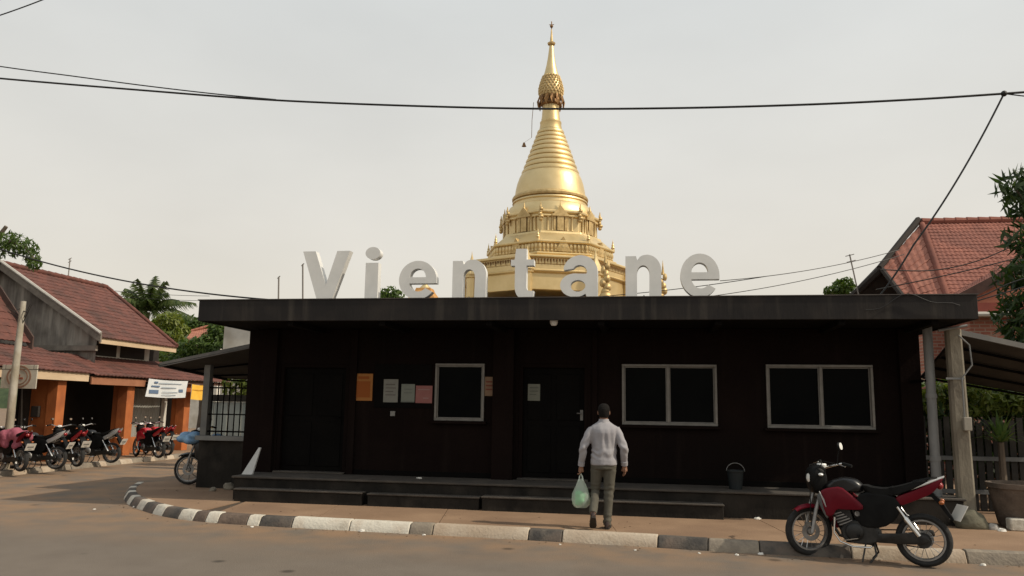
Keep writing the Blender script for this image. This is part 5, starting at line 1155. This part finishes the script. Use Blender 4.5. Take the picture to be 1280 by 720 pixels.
obj('conduit', G().tube([(4.69, 13.08, 1.72), (4.69, 13.08, 2.3), (4.84, 13.07, 2.5), (4.82, 13.07, 2.8), (4.68, 13.08, 2.95)], .012, 6), galv, CP)
obj('insulator_bracket', G().tube([(4.40, 13.08, 3.02), (4.82, 13.1, 3.10)], .02, 8), galv, CP)
LP = thing('utility_pole', 'bare pale pole standing at the kerb among the parked motorbikes', 'pole', (-15.06, 17.2, .12))
obj('shaft', G().tube([(-15.06, 17.2, .12), (-15.07, 17.2, 2.2), (-15.05, 17.2, 4.15)], [.095, .088, .065], 14), M('pole_pale', (.24, .205, .15), (.36, .32, .25), 3, .9, bump=.5, stretch=(1, 1, .4), c3=(.45, .43, .38), s3=1.2), LP)
g = G()
for i in range(7): g.tube([(-15.05, 17.2, 4.0-.08*i), (-15.05+random.uniform(-.5, .55), 17.2+random.uniform(-.2, .2), 4.05+random.uniform(-.25, .2))], [.015, .006], 5)
obj('wire_stubs', g, darki, LP, kind='stuff')
cab = M('black_cable', (.012, .012, .012), rough=.6)
def cable(label, pts, r, name='overhead_cable'):
    o = obj(name, G().tube(pts, r, 6), cab); return tag(o, label, 'cable', 'overhead cables')
def pline(px, Y, ext=None):
    P_ = [onY(x, y, Y) for x, y in px]; return catmull(P_, 8)
CY = 13.6
cable('long thick black cable sagging across the whole sky in front of the spire', pline([(-500, 55), (-200, 79), (0, 98), (180, 113), (340, 125), (520, 132.5), (685, 136), (850, 135), (1000, 131), (1130, 125), (1255, 117), (1500, 99), (1800, 72)], CY), .019)
cable('thinner cable joining the long sagging cable from above', pline([(-400, 30), (-150, 60), (0, 83), (90, 95), (180, 107), (270, 117.5), (345, 124.5)], CY), .012)
jn = onY(1255, 117, CY)
o = obj('overhead_cable', G().tube(sag(jn, onY(1142, 306, 13.7), .12)+sag(onY(1142, 306, 13.7), Vector((3.62, 13.75, 3.48)), .05)[1:], .016, 6), cab); tag(o, 'cable dropping steeply from the cable junction to the flat roof', 'cable', 'overhead cables')
g = G().ball(jn, .05, 8, 6); tag(center(obj('cable_clamp', g, cab)), 'small clamp where the steep cable leaves the long sagging cable', 'clamp')
cable('short slack cable leaving the clamp away from the spire', sag(jn, jn+Vector((3, .2, .05)), .15), .010)
cable('cable running from the hanging branch down to the flat roof corner', sag(onY(-60, 290, 15.2), onY(342, 375, 13.2), .25), .016)
cable('thin separate cable crossing high above the long sagging cable', sag(onY(60, -3, 13), onY(-80, 42, 13), .05), .012)
for a, b, sg_, lb in (((900, 351, 19), (1125, 312, 22.5), .12, 'upper thin wire from the roof letters to the red roof'), ((840, 376, 19), (1130, 318, 22.5), .15, 'lower thin wire from the roof letters to the red roof'), ((745, 371, 20), (960, 345, 20), .05, 'thin wire passing behind the second letter n')):
    cable(lb, sag(onY(*a), onY(*b), sg_), .010)
for pts, lb in ((((1100, 337), (1165, 338), (1225, 325), (1290, 296)), 'upper wire crossing in front of the red tiled roof'), (((1095, 362), (1165, 348), (1230, 333), (1300, 315)), 'lower wire crossing in front of the red tiled roof'), (((1150, 384), (1220, 372), (1260, 355), (1310, 338)), 'wire running from the roof corner past the brick gable'), (((1170, 392), (1215, 378), (1262, 364), (1320, 346)), 'second wire running past the brick gable into the tree')):
    cable(lb, pline(pts, 13.9 if pts[0][1] > 380 else 19.5), .011 if pts[0][1] > 380 else .014)
cable('slack cable looped along the fascia near the concrete pole', [Vector((2.2+.1*i, 12.44, 3.30-.16*math.sin(i*.28)+.05*math.sin(i*.9))) for i in range(24)][10:], .006)
for y_, lb in ((398, 'thin wire crossing behind the coconut palm'), (392, 'second thin wire crossing behind the coconut palm')):
    cable(lb, sag(onY(-20, y_-55, 33), onY(262, y_-22, 36), .3), .012)
# porch and ground bits
bk_ = thing('bucket', 'dark blue-green plastic bucket on the porch below the middle window', 'bucket', (onY(920, 612, 13.4).x, 13.45, .531))
bx0 = bk_.location.x
obj('pail', G().lathe([(.10, 0), (.13, .27), (.145, .275), (.145, .295), (.128, .295), (.095, .02), (.002, .02)], 22, (bx0, 13.45, .531)), M('teal_plastic', (.005, .009, .011), (.008, .013, .015), 5, .6), bk_)
obj('bail', G().tube([(bx0+.14*math.cos(a), 13.45-.03, .81+.13*math.sin(a)) for a in [math.pi*i/12 for i in range(13)]], .005, 6), galv, bk_)
wb0 = onY(298, 599, 13.3); wb1 = onY(314, 566, 13.3)
g = G().prism([wb0, wb0+Vector((.19, .02, 0)), wb1+Vector((.02, .2, 0)), wb1+Vector((-.02, .2, 0))], [wb0+Vector((0, .05, 0)), wb0+Vector((.19, .07, 0)), wb1+Vector((.02, .24, 0)), wb1+Vector((-.02, .24, 0))])
dz = .532-min(v.z for v in g.v); g.v = [v+Vector((.05, 0, dz)) for v in g.v]
tag(center(obj('leaning_board', g, M('board_white', (.42, .43, .42), (.5, .5, .49), 3, .7), bevel=.004)), 'white tapering board leaning in the corner of the porch', 'board')
paper = M('paper_white', (.62, .60, .55), (.74, .72, .67), 10, .85)
def scrap(px, py, z, s, lb='small white paper scrap lying in the dust at the kerb', grp='paper scraps along the kerb', flat=.5):
    p = onZ(px, py, z); g = G().ball((0, 0, 0), (1, 1, 1), 10, 7); q = random.random()*9
    for v in g.v: k = 1+.5*noise.noise(v*2+Vector((q, 0, 0))); v.x *= k; v.y *= k; v.z *= k
    g.v = [Vector((p.x+v.x*s, p.y+v.y*s*.7, z+.3*s*flat+max(v.z, -.3)*s*flat)) for v in g.v]
    tag(center(obj('paper_scrap', g, paper, smooth=0)), lb, 'litter', grp)
for px, py, s in ((168, 634, .03), (186, 638, .05), (232, 648, .03), (270, 650, .035), (315, 659, .025), (452, 664, .05), (530, 669, .025), (645, 668, .018), (118, 637, .025), (794, 688, .02), (874, 692, .02), (921, 694, .025), (951, 693, .035), (1229, 707, .035), (700, 681, .018)): scrap(px, py, .002, s)
scrap(947, 649, .131, .05, 'crumpled white paper ball at the foot of the porch', None); scrap(524, 598, .532, .05, 'flat white paper scrap lying on the porch below the small window', None, .3)
scrap(1252, 664, .131, .06, 'crumpled white litter between the boulder and the white block', None)
# dry leaf bits and grit gathered along the gutter
g = G()
for _ in range(420):
    s_ = random.uniform(0, KS[-1]-.5); p, nn = kn(s_); d = -abs(random.gauss(.03, .16)) if random.random() < .7 else random.uniform(.25, 1.3)
    p = p+nn*d; z = .003 if d < 0 else .134; r_ = random.uniform(.006, .022); a = random.random()*6.3
    k = len(g.v); g.v += [Vector((p.x+r_*math.cos(a), p.y+r_*math.sin(a), z)), Vector((p.x-r_*.5*math.sin(a), p.y+r_*.5*math.cos(a), z+r_*.35)), Vector((p.x-r_*math.cos(a), p.y-r_*math.sin(a), z)), Vector((p.x+r_*.5*math.sin(a), p.y-r_*.5*math.cos(a), z+r_*.2))]; g.f.append((k, k+1, k+2, k+3))
me = bpy.data.meshes.new('litter'); me.from_pydata([tuple(v) for v in g.v], [], g.f)
lit = tag(obj('gutter_litter', me, leafmat('dry_bits', (.05, .03, .018), (.28, .19, .11), .05)), 'dry leaf bits and grit strewn along the kerb', 'litter'); lit['kind'] = 'stuff'
